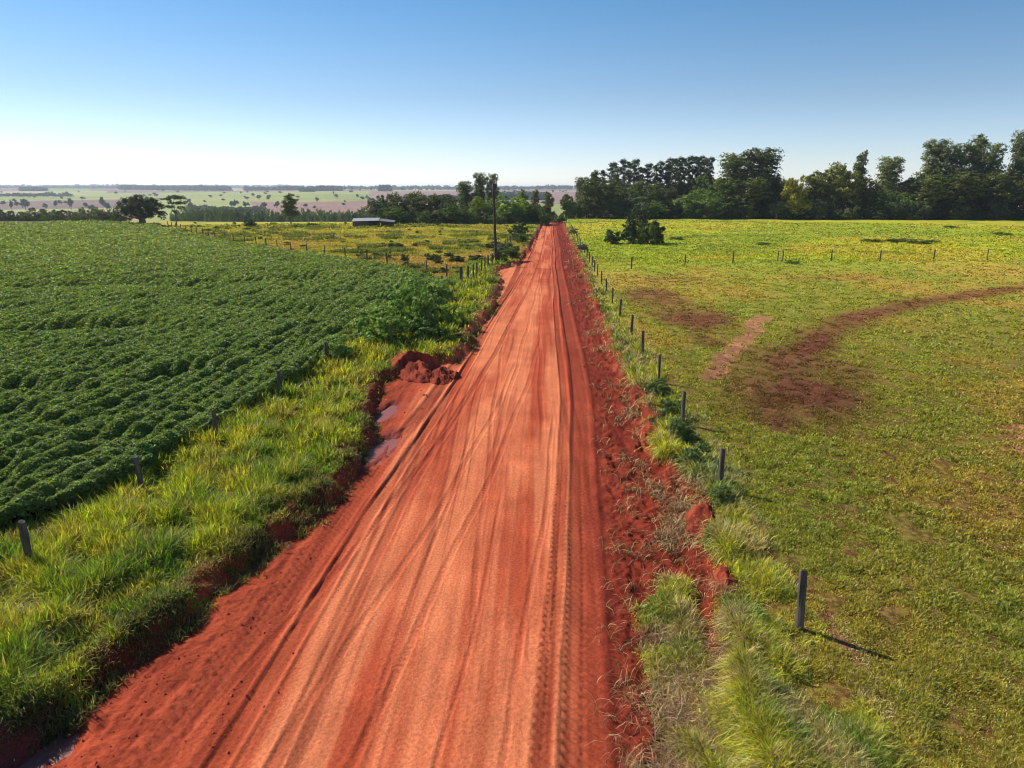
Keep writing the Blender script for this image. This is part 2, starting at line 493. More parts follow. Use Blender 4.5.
def noise_material(name, c1, c2, scale=8, rough=.85, stretch=(1, 1, 1), bump=.3, spec=.3, metal=0.0):
    m, n, l, b = mat_base(name)
    tc = n.new('ShaderNodeTexCoord'); mp = n.new('ShaderNodeMapping'); mp.inputs['Scale'].default_value = stretch
    l.new(tc.outputs['Object'], mp.inputs['Vector'])
    no = n.new('ShaderNodeTexNoise'); no.inputs['Scale'].default_value = scale; no.inputs['Detail'].default_value = 6
    l.new(mp.outputs[0], no.inputs['Vector'])
    cr = n.new('ShaderNodeValToRGB')
    cr.color_ramp.elements[0].position = .3; cr.color_ramp.elements[1].position = .7
    cr.color_ramp.elements[0].color = (*c1, 1); cr.color_ramp.elements[1].color = (*c2, 1)
    l.new(no.outputs['Fac'], cr.inputs[0]); l.new(cr.outputs[0], b.inputs['Base Color'])
    b.inputs['Roughness'].default_value = rough; b.inputs['Specular IOR Level'].default_value = spec
    b.inputs['Metallic'].default_value = metal
    bu = n.new('ShaderNodeBump'); bu.inputs['Strength'].default_value = bump; bu.inputs['Distance'].default_value = .02
    l.new(no.outputs['Fac'], bu.inputs['Height']); l.new(bu.outputs[0], b.inputs['Normal'])
    return m


M_EARTH = earth_material()
M_GRASS = leaf_material('grass_blade', .48, .02, .5)
M_CROP = leaf_material('crop_leaf', .42, .03, .5)
M_CROWN = leaf_material('tree_leaf', .30, .02, .5)
M_STRAW = leaf_material('straw', .2, .03, .5)
M_BARK = noise_material('bark', (.10, .08, .06), (.26, .21, .16), 5, .9, (1, 1, .3), .5)
M_POST = noise_material('weathered_post', (.055, .045, .036), (.19, .155, .125), 12, .9, (1, 1, .12), .6)
M_POLE = noise_material('pole_wood', (.05, .035, .028), (.10, .075, .06), 7, .85, (1, 1, .1), .5)
M_ROOF = noise_material('roof_sheet', (.24, .23, .21), (.40, .38, .35), 1.6, .8, (1, 4, 1), .2)
M_ROOF2 = noise_material('dark_roof_sheet', (.13, .13, .14), (.24, .22, .21), 2, .7, (1, 4, 1), .2)  # darker tone for the right end of the roof
M_SHEDW = noise_material('shed_boards', (.09, .065, .05), (.20, .13, .09), 4, .9, (6, 6, 1), .3)
M_IRON = noise_material('iron', (.12, .12, .12), (.25, .24, .23), 10, .5, (1, 1, 1), .1)
M_INSUL = noise_material('insulator_porcelain', (.20, .12, .09), (.28, .18, .14), 3, .25, (1, 1, 1), .0, .6)
mw, n_, l_, bw = mat_base('muddy_water')
bw.inputs['Base Color'].default_value = (.27, .09, .07, 1); bw.inputs['Roughness'].default_value = .42; bw.inputs['Specular IOR Level'].default_value = .35
bw.inputs['IOR'].default_value = 1.33
nz = n_.new('ShaderNodeTexNoise'); nz.inputs['Scale'].default_value = 5; bz = n_.new('ShaderNodeBump'); bz.inputs['Strength'].default_value = .12
bz.inputs['Distance'].default_value = .01
gz = n_.new('ShaderNodeNewGeometry'); l_.new(gz.outputs['Position'], nz.inputs['Vector'])
l_.new(nz.outputs['Fac'], bz.inputs['Height']); l_.new(bz.outputs[0], bw.inputs['Normal'])

# ------------------------------------------------------------------ ground sheet (polar grid all round the camera, out to the horizon)
rs = [1.5]
while rs[-1] < 13500:
    r = rs[-1]
    rs.append(r + min(max(r * r / 6300 * 1.15, .03 if r > 8 else .4), r * .02))
rs = np.array(rs)
th = np.concatenate([np.arange(-60, 60, .19), np.arange(62, 298.1, 4)])
TH, R = np.meshgrid(np.radians(th), rs)
X = R * np.sin(TH); Y = R * np.cos(TH)
Z = land_z(X, Y)
ins = np.minimum(np.minimum(X + 10.6, 6.6 - X), np.minimum(Y - 6.2, 238 - Y))
Z = Z - .30 * sst(ins, .35, 1.2)
# small tussock relief of the pasture
Z += (fbm(X * 2.2, Y * 2.0, 36, 3) - .5) * .12 * ((np.abs(X) > 4)) * np.clip(1.3 - R / 90, 0, 1)
V = np.stack([X, Y, Z], -1).reshape(-1, 3)
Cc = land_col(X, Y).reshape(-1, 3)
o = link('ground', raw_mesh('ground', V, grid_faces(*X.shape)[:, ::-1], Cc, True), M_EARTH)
tag(o, 'wide farmland ground of pasture and soil reaching the horizon', 'ground', kind='structure')

# ------------------------------------------------------------------ dirt road sheet, fine enough for wheel tracks
ys = [6.0]
while ys[-1] < 238:
    y = ys[-1]; ys.append(y + max(y * y / 6300 * .95, .03))
xs = np.arange(-10.8, 6.81, .035)
Xr, Yr = np.meshgrid(xs, np.array(ys))
Zr = land_z(Xr, Yr)
ins = np.minimum(np.minimum(Xr + 10.8, 6.8 - Xr), np.minimum(Yr - 6, 238 - Yr))
Zr = Zr + .03 * sst(ins, .2, .8) - .14 * (1 - sst(ins, 0, .5))
o = link('dirt_road', raw_mesh('dirt_road', np.stack([Xr, Yr, Zr], -1).reshape(-1, 3), grid_faces(*Xr.shape), land_col(Xr, Yr).reshape(-1, 3), True), M_EARTH)
tag(o, 'straight red earth road with wheel tracks running to the horizon', 'road', kind='structure')

# puddles
for i, (cx, cy, rx, ry) in enumerate(PUDS):
    a = np.linspace(0, 2 * pi, 48, endpoint=False)
    ring = np.stack([cx + 1.6 * rx * np.cos(a) + 1.6 * ry * np.sin(a) * .12, cy + 1.6 * ry * np.sin(a), np.full(48, WATER_Z)], -1)
    vv = np.vstack([[[cx, cy, WATER_Z]], ring])
    ff = np.array([[0, 1 + k, 1 + (k + 1) % 48] for k in range(48)])
    o = link('puddle', raw_mesh('puddle', vv, ff), mw)
    tag(o, 'shallow red brown puddle at the left edge of the dirt road', 'puddle', kind='structure')


def gz_(x, y):
    x = np.asarray(x, float); y = np.asarray(y, float)
    return land_z(x, y)


# ------------------------------------------------------------------ vegetation helpers
def blades(x, y, z, h, w, ang, lean, col, segs=3, twist=None, tipcol=None):
    n = len(x)
    t = np.linspace(0, 1, segs + 1)
    wx = np.cos(ang + pi / 2 + (0 if twist is None else twist)); wy = np.sin(ang + pi / 2 + (0 if twist is None else twist))
    V = np.zeros((n, 2 * segs + 1, 3)); K = np.zeros((n, 2 * segs + 1, 3))
    for k in range(segs + 1):
        tk = t[k]
        out = lean * h * tk ** 1.8
        up = h * np.sqrt(np.clip(1 - (lean * .85 * tk) ** 2, .05, 1)) * tk
        up = up - np.maximum(lean - .8, 0) * h * tk * tk * .8
        bx = x + np.cos(ang) * out; by = y + np.sin(ang) * out; bz = z + up
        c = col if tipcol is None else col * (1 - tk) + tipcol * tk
        if k < segs:
            ww = w * (1 - .55 * tk) * .5
            V[:, 2 * k] = np.stack([bx - wx * ww, by - wy * ww, bz], -1)
            V[:, 2 * k + 1] = np.stack([bx + wx * ww, by + wy * ww, bz], -1)
            K[:, 2 * k] = c; K[:, 2 * k + 1] = c
        else:
            V[:, 2 * k] = np.stack([bx, by, bz], -1); K[:, 2 * k] = c
    F = []
    for k in range(segs - 1):
        F += [[2 * k, 2 * k + 1, 2 * k + 3], [2 * k, 2 * k + 3, 2 * k + 2]]
    F += [[2 * segs - 2, 2 * segs - 1, 2 * segs]]
    F = np.array(F)
    F = (F[None] + (np.arange(n) * (2 * segs + 1))[:, None, None]).reshape(-1, 3)
    return V.reshape(-1, 3), F, K.reshape(-1, 3)


def cards(P, N, size, aspect, col, rnd=rng, bend=.25):
    """pointed leaf shapes: 4 corner diamonds, folded a little along the rib"""
    n = len(P)
    N = N / np.maximum(np.linalg.norm(N, axis=1, keepdims=True), 1e-6)
    a = rnd.normal(size=(n, 3)); T = np.cross(N, a); T /= np.maximum(np.linalg.norm(T, axis=1, keepdims=True), 1e-6)
    B = np.cross(N, T)
    s = np.asarray(size).reshape(-1, 1) * .5
    V = np.stack([P - T * s, P + B * s * aspect - N * s * bend, P + T * s, P - B * s * aspect - N * s * bend], 1)
    F = (np.array([[0, 1, 2, 3]])[None] + (np.arange(n) * 4)[:, None, None]).reshape(-1, 4)
    tri = np.concatenate([F[:, [0, 1, 2]], F[:, [0, 2, 3]]])
    return V.reshape(-1, 3), tri, np.repeat(col, 4, axis=0)


def merge(parts):
    vs, fs, cs = [], [], []; k = 0
    for v_, f_, c_ in parts:
        vs.append(v_); fs.append(f_ + k); cs.append(c_); k += len(v_)
    return np.concatenate(vs), np.concatenate(fs), np.concatenate(cs)


def scatter(n, r0, r1, t0=-46, t1=46, r=rng):
    """points with the same number per patch of view: dense near, sparse far"""
    rr = 1 / r.uniform(1 / r1, 1 / r0, n); tt = np.radians(r.uniform(t0, t1, n))
    return rr * np.sin(tt), rr * np.cos(tt), rr


def jitter(col, r=rng, v=.18, h=.10):
    n = len(col)
    return np.clip(col * (1 + r.normal(0, v, (n, 1))) * (1 + r.normal(0, h, (n, 3))), .004, .9)


# ------------------------------------------------------------------ crop
def make_crop():
    x, y, r = scatter(2300000, 16, 222, -50, -3)
    k = (x < -8.5); x, y, r = x[k], y[k], r[k]
    k = (in_crop(x, y) > .5) & (rng.random(len(x)) < np.clip((r / 20) ** 1.0, .5, 1)); x, y, r = x[k], y[k], r[k]
    # plants stand in rows along the field, rows wander a little
    row = .85
    wob = (fbm(x / 9, y / 9, 200, 2) - .5) * 2.2
    q = ((x + wob * .6) / row) % 1
    off = np.abs(q - .5) * 2                                   # 0 on the row, 1 between
    gap = sst(fbm(x / 1.6, y / 2.6, 201, 3), .42, .62)           # where plants are big
    big = .45 + .75 * fbm(x / 5.5, y / 7, 202, 3)
    top = .22 + (.55 + .45 * gap) * big * .66 * (1 - .62 * off ** 1.6 * (1 - .35 * gap)) + (fbm(x * 3.0, y * 3.0, 203, 2) - .5) * .24
    furrow = np.exp(-(((y - 44 - .33 * (x + 25) + (fbm(x / 4, y * 0, 205, 2) - .5) * 5) / 1.1) ** 2)) * sst(-x, 24, 30)
    furrow2 = np.exp(-(((y - 66 - .16 * (x + 30) + (fbm(x / 6, y * 0, 206, 2) - .5) * 7) / 1.7) ** 2)) * sst(-x, 18, 26)
    furrow3 = np.exp(-(((y - 31 - .40 * (x + 17) + (fbm(x / 3, y * 0, 208, 2) - .5) * 4) / .7) ** 2)) * sst(-x, 15, 18)
    top = np.clip(top - .8 * furrow - .7 * furrow2 - .5 * furrow3, .06, 1.25)
    z = base_z(x, y) + top * (1 - .55 * rng.random(len(x)) ** 2.2)
    s = np.maximum(.088, r * .0033) * rng.uniform(.7, 1.25, len(x))
    N = np.stack([rng.normal(0, .55, len(x)), rng.normal(0, .55, len(x)), rng.uniform(.35, 1, len(x))], -1)
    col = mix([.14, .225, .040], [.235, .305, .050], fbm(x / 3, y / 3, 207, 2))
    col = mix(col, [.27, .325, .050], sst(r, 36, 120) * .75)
    col = mix(col, [.40, .48, .26], (rng.random(len(x)) > .91) * .8)
    col = jitter(col, v=.2)
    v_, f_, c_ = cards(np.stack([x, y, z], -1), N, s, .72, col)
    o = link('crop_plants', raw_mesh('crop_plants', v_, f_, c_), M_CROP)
    tag(o, 'dense field of leafy dark green crop plants left of the road', 'crop', kind='stuff')
    print('crop', len(f_))


def vnear(a): return np.clip(a, 0, 1)


# ------------------------------------------------------------------ tall verge grass, left and right of the road
def make_verge():
    parts = []
    R_ = np.random.default_rng(21)
    x, y, r = scatter(135000, 9.5, 120, -62, 12, R_)
    left = (x < 0)
    e = -in_road(x, y)
    inl = left & (x > xc(y) - .5 - (y > 66) * 0) & (e > -.62) & (y < 92) & ~((y > 68) & (x < -9.5))
    tus0 = sst(fbm(x / .75, y / .85, 215, 3), .36, .54)
    keep = inl & (R_.random(len(x)) < .30 + .70 * tus0) & (R_.random(len(x)) < .45 + .55 * sst(e, -.5, .3)) & (R_.random(len(x)) < np.clip((r / 18) ** .6, .6, 1))
    x, y, r, e = x[keep], y[keep], r[keep], e[keep]
    tus = sst(fbm(x / .75, y / .85, 215, 3), .36, .64)
    tallness = (.34 + .6 * sst(e, -.1, 1.3)) * (.45 + .5 * fbm(x / 1.6, y / 2.0, 210, 2) + .55 * tus) * (1 - .25 * sst(-x, 11.5, 14))
    nb = 11
    X_ = np.repeat(x, nb); Y_ = np.repeat(y, nb); R0 = np.repeat(r, nb); Tn = np.repeat(tallness, nb); E_ = np.repeat(e, nb)
    n = len(X_)
    sp = np.maximum(.07, R0 * .003)
    X_ = X_ + R_.normal(0, 1, n) * sp; Y_ = Y_ + R_.normal(0, 1, n) * sp
    h = Tn * R_.uniform(.35, 1.15, n) * .66
    w = np.maximum(.017, R0 * .0015) * R_.uniform(.8, 1.5, n)
    ang = R_.uniform(0, 2 * pi, n); lean = R_.uniform(.2, 1.15, n)
    base = veg_col(X_, Y_)
    grn = mix([.18, .285, .022], [.40, .43, .026], sst(fbm(X_ / 1.2, Y_ / 1.5, 211, 3), .36, .56))
    grn = mix(grn, [.52, .40, .05], sst(fbm(X_ / .6, Y_ / .7, 212, 3), .54, .68) * .6)
    grn = mix(grn, [.20, .13, .06], sst(fbm(X_ / .5, Y_ / .6, 216, 3), .60, .68) * .5)
    grn = mix(grn, [.45, .34, .13], (R_.random(n) > .88) * .8)
    grn = mix(grn, [.16, .12, .045], (1 - sst(E_, -.1, 1.0)) * .75 * (fbm(X_, Y_, 213, 2) > .42))
    c = jitter(grn, R_, .34, .08)
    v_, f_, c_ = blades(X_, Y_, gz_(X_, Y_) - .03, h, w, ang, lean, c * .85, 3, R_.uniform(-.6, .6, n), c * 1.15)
    o = link('verge_grass', raw_mesh('verge_grass', v_, f_, c_), M_GRASS)
    tag(o, 'tall yellow green grass on the verge between road and crop', 'grass', kind='stuff')
    print('verge', len(f_))

    # right bank
    x, y, r = scatter(150000, 8.5, 200, -5, 46, R_)
    e = -in_road(x, y)
    cl = fbm(x / .8, y / 1.1, 220, 3)
    band = (x > 1.8) & (x < 6.4 + .004 * y) & (y < 175)
    e2 = np.clip((e + .1) / .5, 0, 1)
    isl = (y < 14.8 + (cl - .5) * 3) & (x > 2.25 + (cl - .5) * 2.2) & (x < 5.2) & ~((x > 3.15 + (cl - .5)) & (x < 4.05 + (cl - .5) * .5) & (y > 11.2))            # grassy tongue close to the camera
    keep = band & (e > -.05) & (R_.random(len(x)) < sst(cl, .25, .55)) & (R_.random(len(x)) < 1.1 - .5 * sst(x, 5.3, 6.3))
    keep |= isl & (cl > .37)
    keep &= R_.random(len(x)) < np.clip((r / 16) ** .6, .7, 1)
    x, y, r, e, cl = [q[keep] for q in (x, y, r, e, cl)]
    tall = (.25 + .75 * sst(cl, .35, .62)) * (1 - .7 * sst(x, 5.3, 6.2)) * (1 - .35 * sst(y, 25, 60))
    nb = 12
    X_ = np.repeat(x, nb); Y_ = np.repeat(y, nb); R0 = np.repeat(r, nb); Tn = np.repeat(tall, nb); CL = np.repeat(cl, nb)
    n = len(X_); sp = np.maximum(.11, R0 * .003)
    X_ = X_ + R_.normal(0, 1, n) * sp; Y_ = Y_ + R_.normal(0, 1, n) * sp
    h = Tn * R_.uniform(.4, 1.1, n) * (.42 + .26 * sst(Y_, 14, 20))
    w = np.maximum(.015, R0 * .0014) * R_.uniform(.8, 1.4, n)
    ang = np.where(R_.random(n) < .25, R_.normal(pi * 1.05, .9, n), R_.uniform(0, 2 * pi, n)); lean = R_.uniform(.35, 1.3, n)
    f1 = fbm(X_ / 1.1, Y_ / 1.5, 221, 3)
    grn = mix([.19, .26, .025], [.47, .45, .04], sst(f1, .34, .58))
    grn = mix(grn, [.55, .42, .17], sst(fbm(X_ / .6, Y_ / .9, 222, 3), .50, .64) * .75)
    grn = mix(grn, [.27, .32, .15], sst(fbm(X_ / 1.3, Y_ / 1.6, 224, 3), .58, .70) * .6 * (Y_ > 17))
    grn = mix(grn, [.50, .42, .26], (R_.random(n) > .86) * .8)
    c = jitter(grn, R_, .42, .10)
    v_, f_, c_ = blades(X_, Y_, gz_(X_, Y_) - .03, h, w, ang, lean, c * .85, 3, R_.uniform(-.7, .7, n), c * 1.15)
    o = link('bank_grass', raw_mesh('bank_grass', v_, f_, c_), M_GRASS)
    tag(o, 'bent green and straw coloured grass along the right bank and fence', 'grass', kind='stuff')
    print('bank', len(f_))

    # dry cut stalks and roots left on the scraped red soil
    x, y, r = scatter(60000, 8.5, 150, -5, 40, R_)
    e = in_road(x, y); ta = np.interp(y, TRK_A[:, 0], TRK_A[:, 1])
    cl = fbm(x / .9, y / 1.5, 230, 3)
    keep = (e > -.3) & (x > ta + .5) & (x < 5.3) & (R_.random(len(x)) < sst(cl, .51, .64) * .5 * sst(x - ta, .5, 2.4) + .025)
    x, y, r = x[keep], y[keep], r[keep]
    nb = 6
    X_ = np.repeat(x, nb); Y_ = np.repeat(y, nb); R0 = np.repeat(r, nb); n = len(X_)
    X_ = X_ + R_.normal(0, .09, n); Y_ = Y_ + R_.normal(0, .09, n)
    L = R_.uniform(.12, .5, n) * np.clip(R0 / 25, 1, 2.5)
    w = np.maximum(.010, R0 * .0011) * R_.uniform(.7, 1.3, n)
    ang = R_.uniform(0, 2 * pi, n); lean = R_.uniform(.85, 1.25, n)
    c = mix([.42, .26, .12], [.64, .47, .22], R_.random(n)); c = mix(c, [.26, .25, .07], (R_.random(n) > .75) * 1.0)
    c = mix(c, [.20, .07, .04], (R_.random(n) > .55) * .8)
    v_, f_, c_ = blades(X_, Y_, gz_(X_, Y_) + .02, L, w, ang, lean, jitter(c, R_, .2), 3, R_.uniform(-1.2, 1.2, n))
    o = link('dry_stalks', raw_mesh('dry_stalks', v_, f_, c_), M_STRAW)
    tag(o, 'dry straw stalks and torn roots littering the scraped red soil', 'dry stalks', kind='stuff')
    print('straw', len(f_))


# ------------------------------------------------------------------ pastures
def make_pasture():
    R_ = np.random.default_rng(31)
    x, y, r = scatter(330000, 9, 215, -2, 48, R_)
    e = -in_road(x, y)
    br, pk = field_masks(x, y)
    cl = fbm(x * 2.0, y * 1.7, 240, 3)
    fl = 88 + .12 * x
    dens = (.42 + .58 * sst(cl, .36, .54)) * (1 - .80 * np.clip(pk * 1.3, 0, 1)) * (1 - .35 * br)
    keep = (x > 5.2) & (R_.random(len(x)) < dens)
    x, y, r, br, cl = [q[keep] for q in (x, y, r, br, cl)]
    nb = 5
    X_ = np.repeat(x, nb); Y_ = np.repeat(y, nb); R0 = np.repeat(r, nb); BR = np.repeat(br, nb); CL = np.repeat(cl, nb)
    n = len(X_); sp = np.maximum(.05, R0 * .0028)
    X_ = X_ + R_.normal(0, 1, n) * sp; Y_ = Y_ + R_.normal(0, 1, n) * sp
    far = sst(Y_ - 88 - .12 * X_, -6, 2)
    h = (.05 + .085 * sst(CL, .4, .62) + .12 * far) * R_.uniform(.5, 1.3, n) * (1 - .3 * BR)
    w = np.maximum(.018, R0 * .0016) * R_.uniform(.8, 1.6, n)
    base = veg_col(X_, Y_)
    grn = base * 1.12
    grn = mix(grn, [.38, .40, .035], (R_.random(n) > .5) * .5 * (1 - far))
    grn = mix(grn, [.60, .48, .20], (R_.random(n) > .84) * .7 * (1 - .7 * far))
    grn = mix(grn, [.12, .065, .035], (np.repeat(R_.random(len(x)), nb) > .82) * .6 * (1 - far))
    grn = mix(grn, [.17, .060, .032], BR * .72)
    c = jitter(grn, R_, .32, .08)
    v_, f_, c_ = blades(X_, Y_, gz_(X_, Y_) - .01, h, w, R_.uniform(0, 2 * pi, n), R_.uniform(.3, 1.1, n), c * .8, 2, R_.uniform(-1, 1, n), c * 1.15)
    o = link('pasture_grass', raw_mesh('pasture_grass', v_, f_, c_), M_GRASS)
    tag(o, 'short grazed green and brown grass of the pasture right of the road', 'grass', kind='stuff')
    print('pasture', len(f_))

    # rank clumps: low, ragged weeds in the right pasture beyond the cross fence
    x, y, r = scatter(260000, 66, 196, -44, 4, R_)
    keep = (x < -3.5) & (in_crop(x, y) < .3) & (y > 68) & (in_road(x, y) < -.3) & (y < 194)
    x, y, r = x[keep], y[keep], r[keep]
    cl = fbm(x / 2.2, y / 2.2, 250, 4); cl2 = fbm(x / 14, y / 9, 251, 2)
    weed = sst(cl, .56, .62) * sst(cl2, .3, .6)
    keep = (R_.random(len(x)) < .45 + weed); x, y, r, weed = x[keep], y[keep], r[keep], weed[keep]
    nb = 3
    X_ = np.repeat(x, nb); Y_ = np.repeat(y, nb); R0 = np.repeat(r, nb); W_ = np.repeat(weed, nb); n = len(X_)
    X_ = X_ + R_.normal(0, .2, n); Y_ = Y_ + R_.normal(0, .2, n)
    h = (.22 + .4 * W_) * R_.uniform(.5, 1.2, n); w = np.maximum(.03, R0 * .0016) * R_.uniform(.8, 1.5, n)
    c = mix(veg_col(X_, Y_) * 1.1, [.11, .15, .03], W_ * .85); c = mix(c, [.40, .27, .09], (R_.random(n) > .8) * .6 * (1 - W_))
    c = jitter(c, R_, .22)
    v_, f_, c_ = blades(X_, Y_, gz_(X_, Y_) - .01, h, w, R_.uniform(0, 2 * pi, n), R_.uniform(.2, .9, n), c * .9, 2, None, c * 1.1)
    o = link('rough_grass', raw_mesh('rough_grass', v_, f_, c_), M_GRASS)
    tag(o, 'rough yellow grass and low weeds of the pasture left of the pole', 'grass', kind='stuff')
    print('rough', len(f_))


# ------------------------------------------------------------------ trees
def tube(pts, rad, sides=6):
    """tapered tube along points -> verts, tris"""
    pts = np.array(pts, float); V = []; F = []
    for i, p in enumerate(pts):
        d = pts[min(i + 1, len(pts) - 1)] - pts[max(i - 1, 0)]; d = d / (np.linalg.norm(d) + 1e-9)
        a = np.cross(d, [0.3, .9, .1]); a /= np.linalg.norm(a) + 1e-9; b = np.cross(d, a)
        for k in range(sides):
            t = 2 * pi * k / sides
            V.append(p + rad[i] * (a * cos(t) + b * sin(t)))
    for i in range(len(pts) - 1):
        for k in range(sides):
            q = i * sides + k; w = i * sides + (k + 1) % sides
            F.append([q, w, w + sides]); F.append([q, w + sides, q + sides])
    V.append(pts[-1]); e = len(V) - 1; q = (len(pts) - 1) * sides
    for k in range(sides): F.append([q + k, q + (k + 1) % sides, e])
    return np.array(V), np.array(F)


def tree_mesh(seed, lobes, nleaf, leaf, trunk_h, trunk_r, clumps=26, clump_r=.30, flat=1.0, colA=(.050, .085, .022), colB=(.095, .130, .030), inner=.55, stems=1, aspect=.62):
    """lobes: list of (x,y,z,rx,ry,rz). Returns crown mesh, trunk mesh."""
    R_ = np.random.default_rng(seed)
    P = []; N = []; K = []
    vol = np.array([l[3] * l[4] + l[4] * l[5] for l in lobes]); vol = vol / vol.sum()
    colA = np.array(colA); colB = np.array(colB)
    for l, f in zip(lobes, vol):
        c = np.array(l[:3]); rad = np.array(l[3:6])
        n = int(nleaf * f); nc = max(6, int(clumps))
        d = R_.normal(size=(nc, 3)); d[:, 2] = d[:, 2] * .9 + .25; d /= np.linalg.norm(d, axis=1, keepdims=True)
        rr = R_.uniform(inner, 1.02, (nc, 1))
        cc = c + d * rad * rr
        cr = R_.uniform(.6, 1.35, nc) * clump_r * rad.mean()
        tint = R_.random(nc)
        idx = R_.integers(0, nc, n)
        dd = R_.normal(size=(n, 3)); dd /= np.linalg.norm(dd, axis=1, keepdims=True)
        q = R_.random((n, 1)) ** .5
        p = cc[idx] + dd * q * cr[idx][:, None] * np.array([1.15, 1.15, .8 * flat])
        P.append(p); N.append(dd * .9 + d[idx] * .5 + R_.normal(size=(n, 3)) * .45 + [0, 0, .35])
        K.append(mix(colA, colB, np.clip(tint[idx] * .8 + R_.random(n) * .3, 0, 1)))
    P = np.concatenate(P); N = np.concatenate(N); K = jitter(np.concatenate(K), R_, .16, .06)
    P[:, 2] = np.maximum(P[:, 2], .05)
    v_, f_, c_ = cards(P, N, leaf * R_.uniform(.6, 1.4, len(P)), aspect, K, R_)
    crown = raw_mesh('crown', v_, f_, c_); crown.materials.append(M_CROWN)
    TV = []; TF = []; k = 0
    for s_ in range(stems):
        ox, oy = (0, 0) if stems == 1 else (cos(s_ * 2.4) * trunk_r * 1.6, sin(s_ * 2.4) * trunk_r * 1.6)
        bend = R_.normal(0, .04 * trunk_h, 2)
        base = [(ox, oy, -.4), (ox, oy, 0), (ox + bend[0] * .5, oy + bend[1] * .5, trunk_h * .5), (ox + bend[0], oy + bend[1], trunk_h)]
        vv, ff = tube(base, [trunk_r * 1.5, trunk_r * 1.25, trunk_r * .95, trunk_r * .75], 8)
        TV.append(vv); TF.append(ff + k); k += len(vv)
        for j, l in enumerate(lobes):
            if stems > 1 and j % stems != s_: continue
            c = np.array(l[:3]) + [0, 0, l[5] * .3]; t0 = np.array(base[-1]) - [0, 0, trunk_h * R_.uniform(0, .25)]
            mid = (t0 + c) / 2 + R_.normal(0, .05, 3) * np.linalg.norm(c - t0)
            vv, ff = tube([t0, mid, c], [trunk_r * .6, trunk_r * .4, trunk_r * .12], 5)
            TV.append(vv); TF.append(ff + k); k += len(vv)
    trunk = raw_mesh('trunk', np.concatenate(TV), np.concatenate(TF), None, True); trunk.materials.append(M_BARK)
    return crown, trunk


def lobes_broad(seed, H, W, n=9, low=.25, pw=1.0):
    R_ = np.random.default_rng(seed); L = []
    L.append((0, 0, H * (low + .9) / 2, W * .30, W * .30, H * .28))
    for i in range(n):
        a = i * 2.4 + R_.normal(0, .3); t = (i + .5) / n
        z = H * (low + .10 + (.80 - low) * t)
        env = math.sqrt(max(.05, 1 - (abs((z / H - (low + .42)) / (.62))) ** 2)) ** pw
        rad = W * .5 * env * R_.uniform(.55, .75)
        s = R_.uniform(.15, .23)
        L.append((cos(a) * rad, sin(a) * rad, z, W * s * 1.15, W * s * 1.15, min(W * s * .95, H * .2)))
    return L


def lobes_tall(seed, H, W, n=9, low=.35):
    R_ = np.random.default_rng(seed); L = []
    for i in range(n):
        t = (i + .5) / n; z = H * (low + (.96 - low) * t)
        rad = W * .5 * R_.uniform(.15, .75) * (1.0 - .55 * t)
        a = i * 2.4 + R_.normal(0, .5); s = W * R_.uniform(.21, .32) * (1.08 - .25 * t)
        L.append((cos(a) * rad, sin(a) * rad, z, s, s, s * R_.uniform(.7, 1.0)))
    return L


PROTO = {}


def proto(key, *a, **k):
    PROTO[key] = tree_mesh(*a, **k)


G1, G2 = (.055, .082, .020), (.165, .185, .040)
# unit: metres, scaled when placed. key -> (crown, trunk); nominal height below
NOM = {}
def mk(key, H, W, kind, seed, nleaf=7000, leaf=.50, **k):
    NOM[key] = (H, W)
    if kind == 'broad': L = lobes_broad(seed, H, W, k.pop('n', 10), k.pop('low', .22), k.pop('pw', 1.0))
    elif kind == 'tall': L = lobes_tall(seed, H, W, k.pop('n', 10), k.pop('low', .35))
    else: L = kind
    proto(key, seed, L, nleaf, leaf, k.pop('th', H * .3), k.pop('tr', H * .025), **k)

mk('broad_a', 12, 12, 'broad', 1, 9500, low=.10, colA=G1, colB=G2)
mk('broad_b', 12, 11, 'broad', 2, 9500, low=.14, colA=(.055, .088, .020), colB=(.17, .20, .040), clump_r=.25)
mk('broad_c', 14, 10, 'broad', 3, 9500, low=.10, colA=(.050, .075, .020), colB=(.14, .16, .038), n=12)
mk('broad_d', 10, 13, 'broad', 4, 9000, low=.05, colA=(.055, .095, .022), colB=(.14, .19, .034), n=11, clump_r=.24)
mk('tall_a', 20, 9, 'tall', 5, 9500, low=.22, n=14, th=11, tr=.28, colA=(.060, .080, .030), colB=(.18, .19, .065), clump_r=.42)
mk('tall_b', 20, 8, 'tall', 6, 9000, low=.25, n=13, th=12, tr=.26, colA=(.058, .078, .028), colB=(.17, .18, .062), clump_r=.42)
mk('tall_c', 22, 11, 'tall', 7, 11500, low=.18, n=16, th=12, tr=.32, colA=(.055, .075, .024), colB=(.16, .175, .055), clump_r=.42)
mk('slim', 22, 4.2, [(0.1, 0, 20.6, 1.7, 1.7, 1.3), (-.5, .2, 18.9, 1.5, 1.5, 1.0), (.5, -.2, 17.2, 1.5, 1.5, 1.2), (-.3, 0, 15.4, 1.6, 1.6, 1.3), (.4, .1, 13.2, 1.7, 1.6, 1.5),
    (-.2, 0, 10.8, 1.8, 1.8, 1.6), (.3, .1, 8.2, 1.8, 1.8, 1.7), (0, 0, 5.4, 1.7, 1.7, 1.6)], 8, 4200, .46, th=17, tr=.2, colA=(.035, .052, .020), colB=(.070, .088, .034), clumps=16, clump_r=.55)
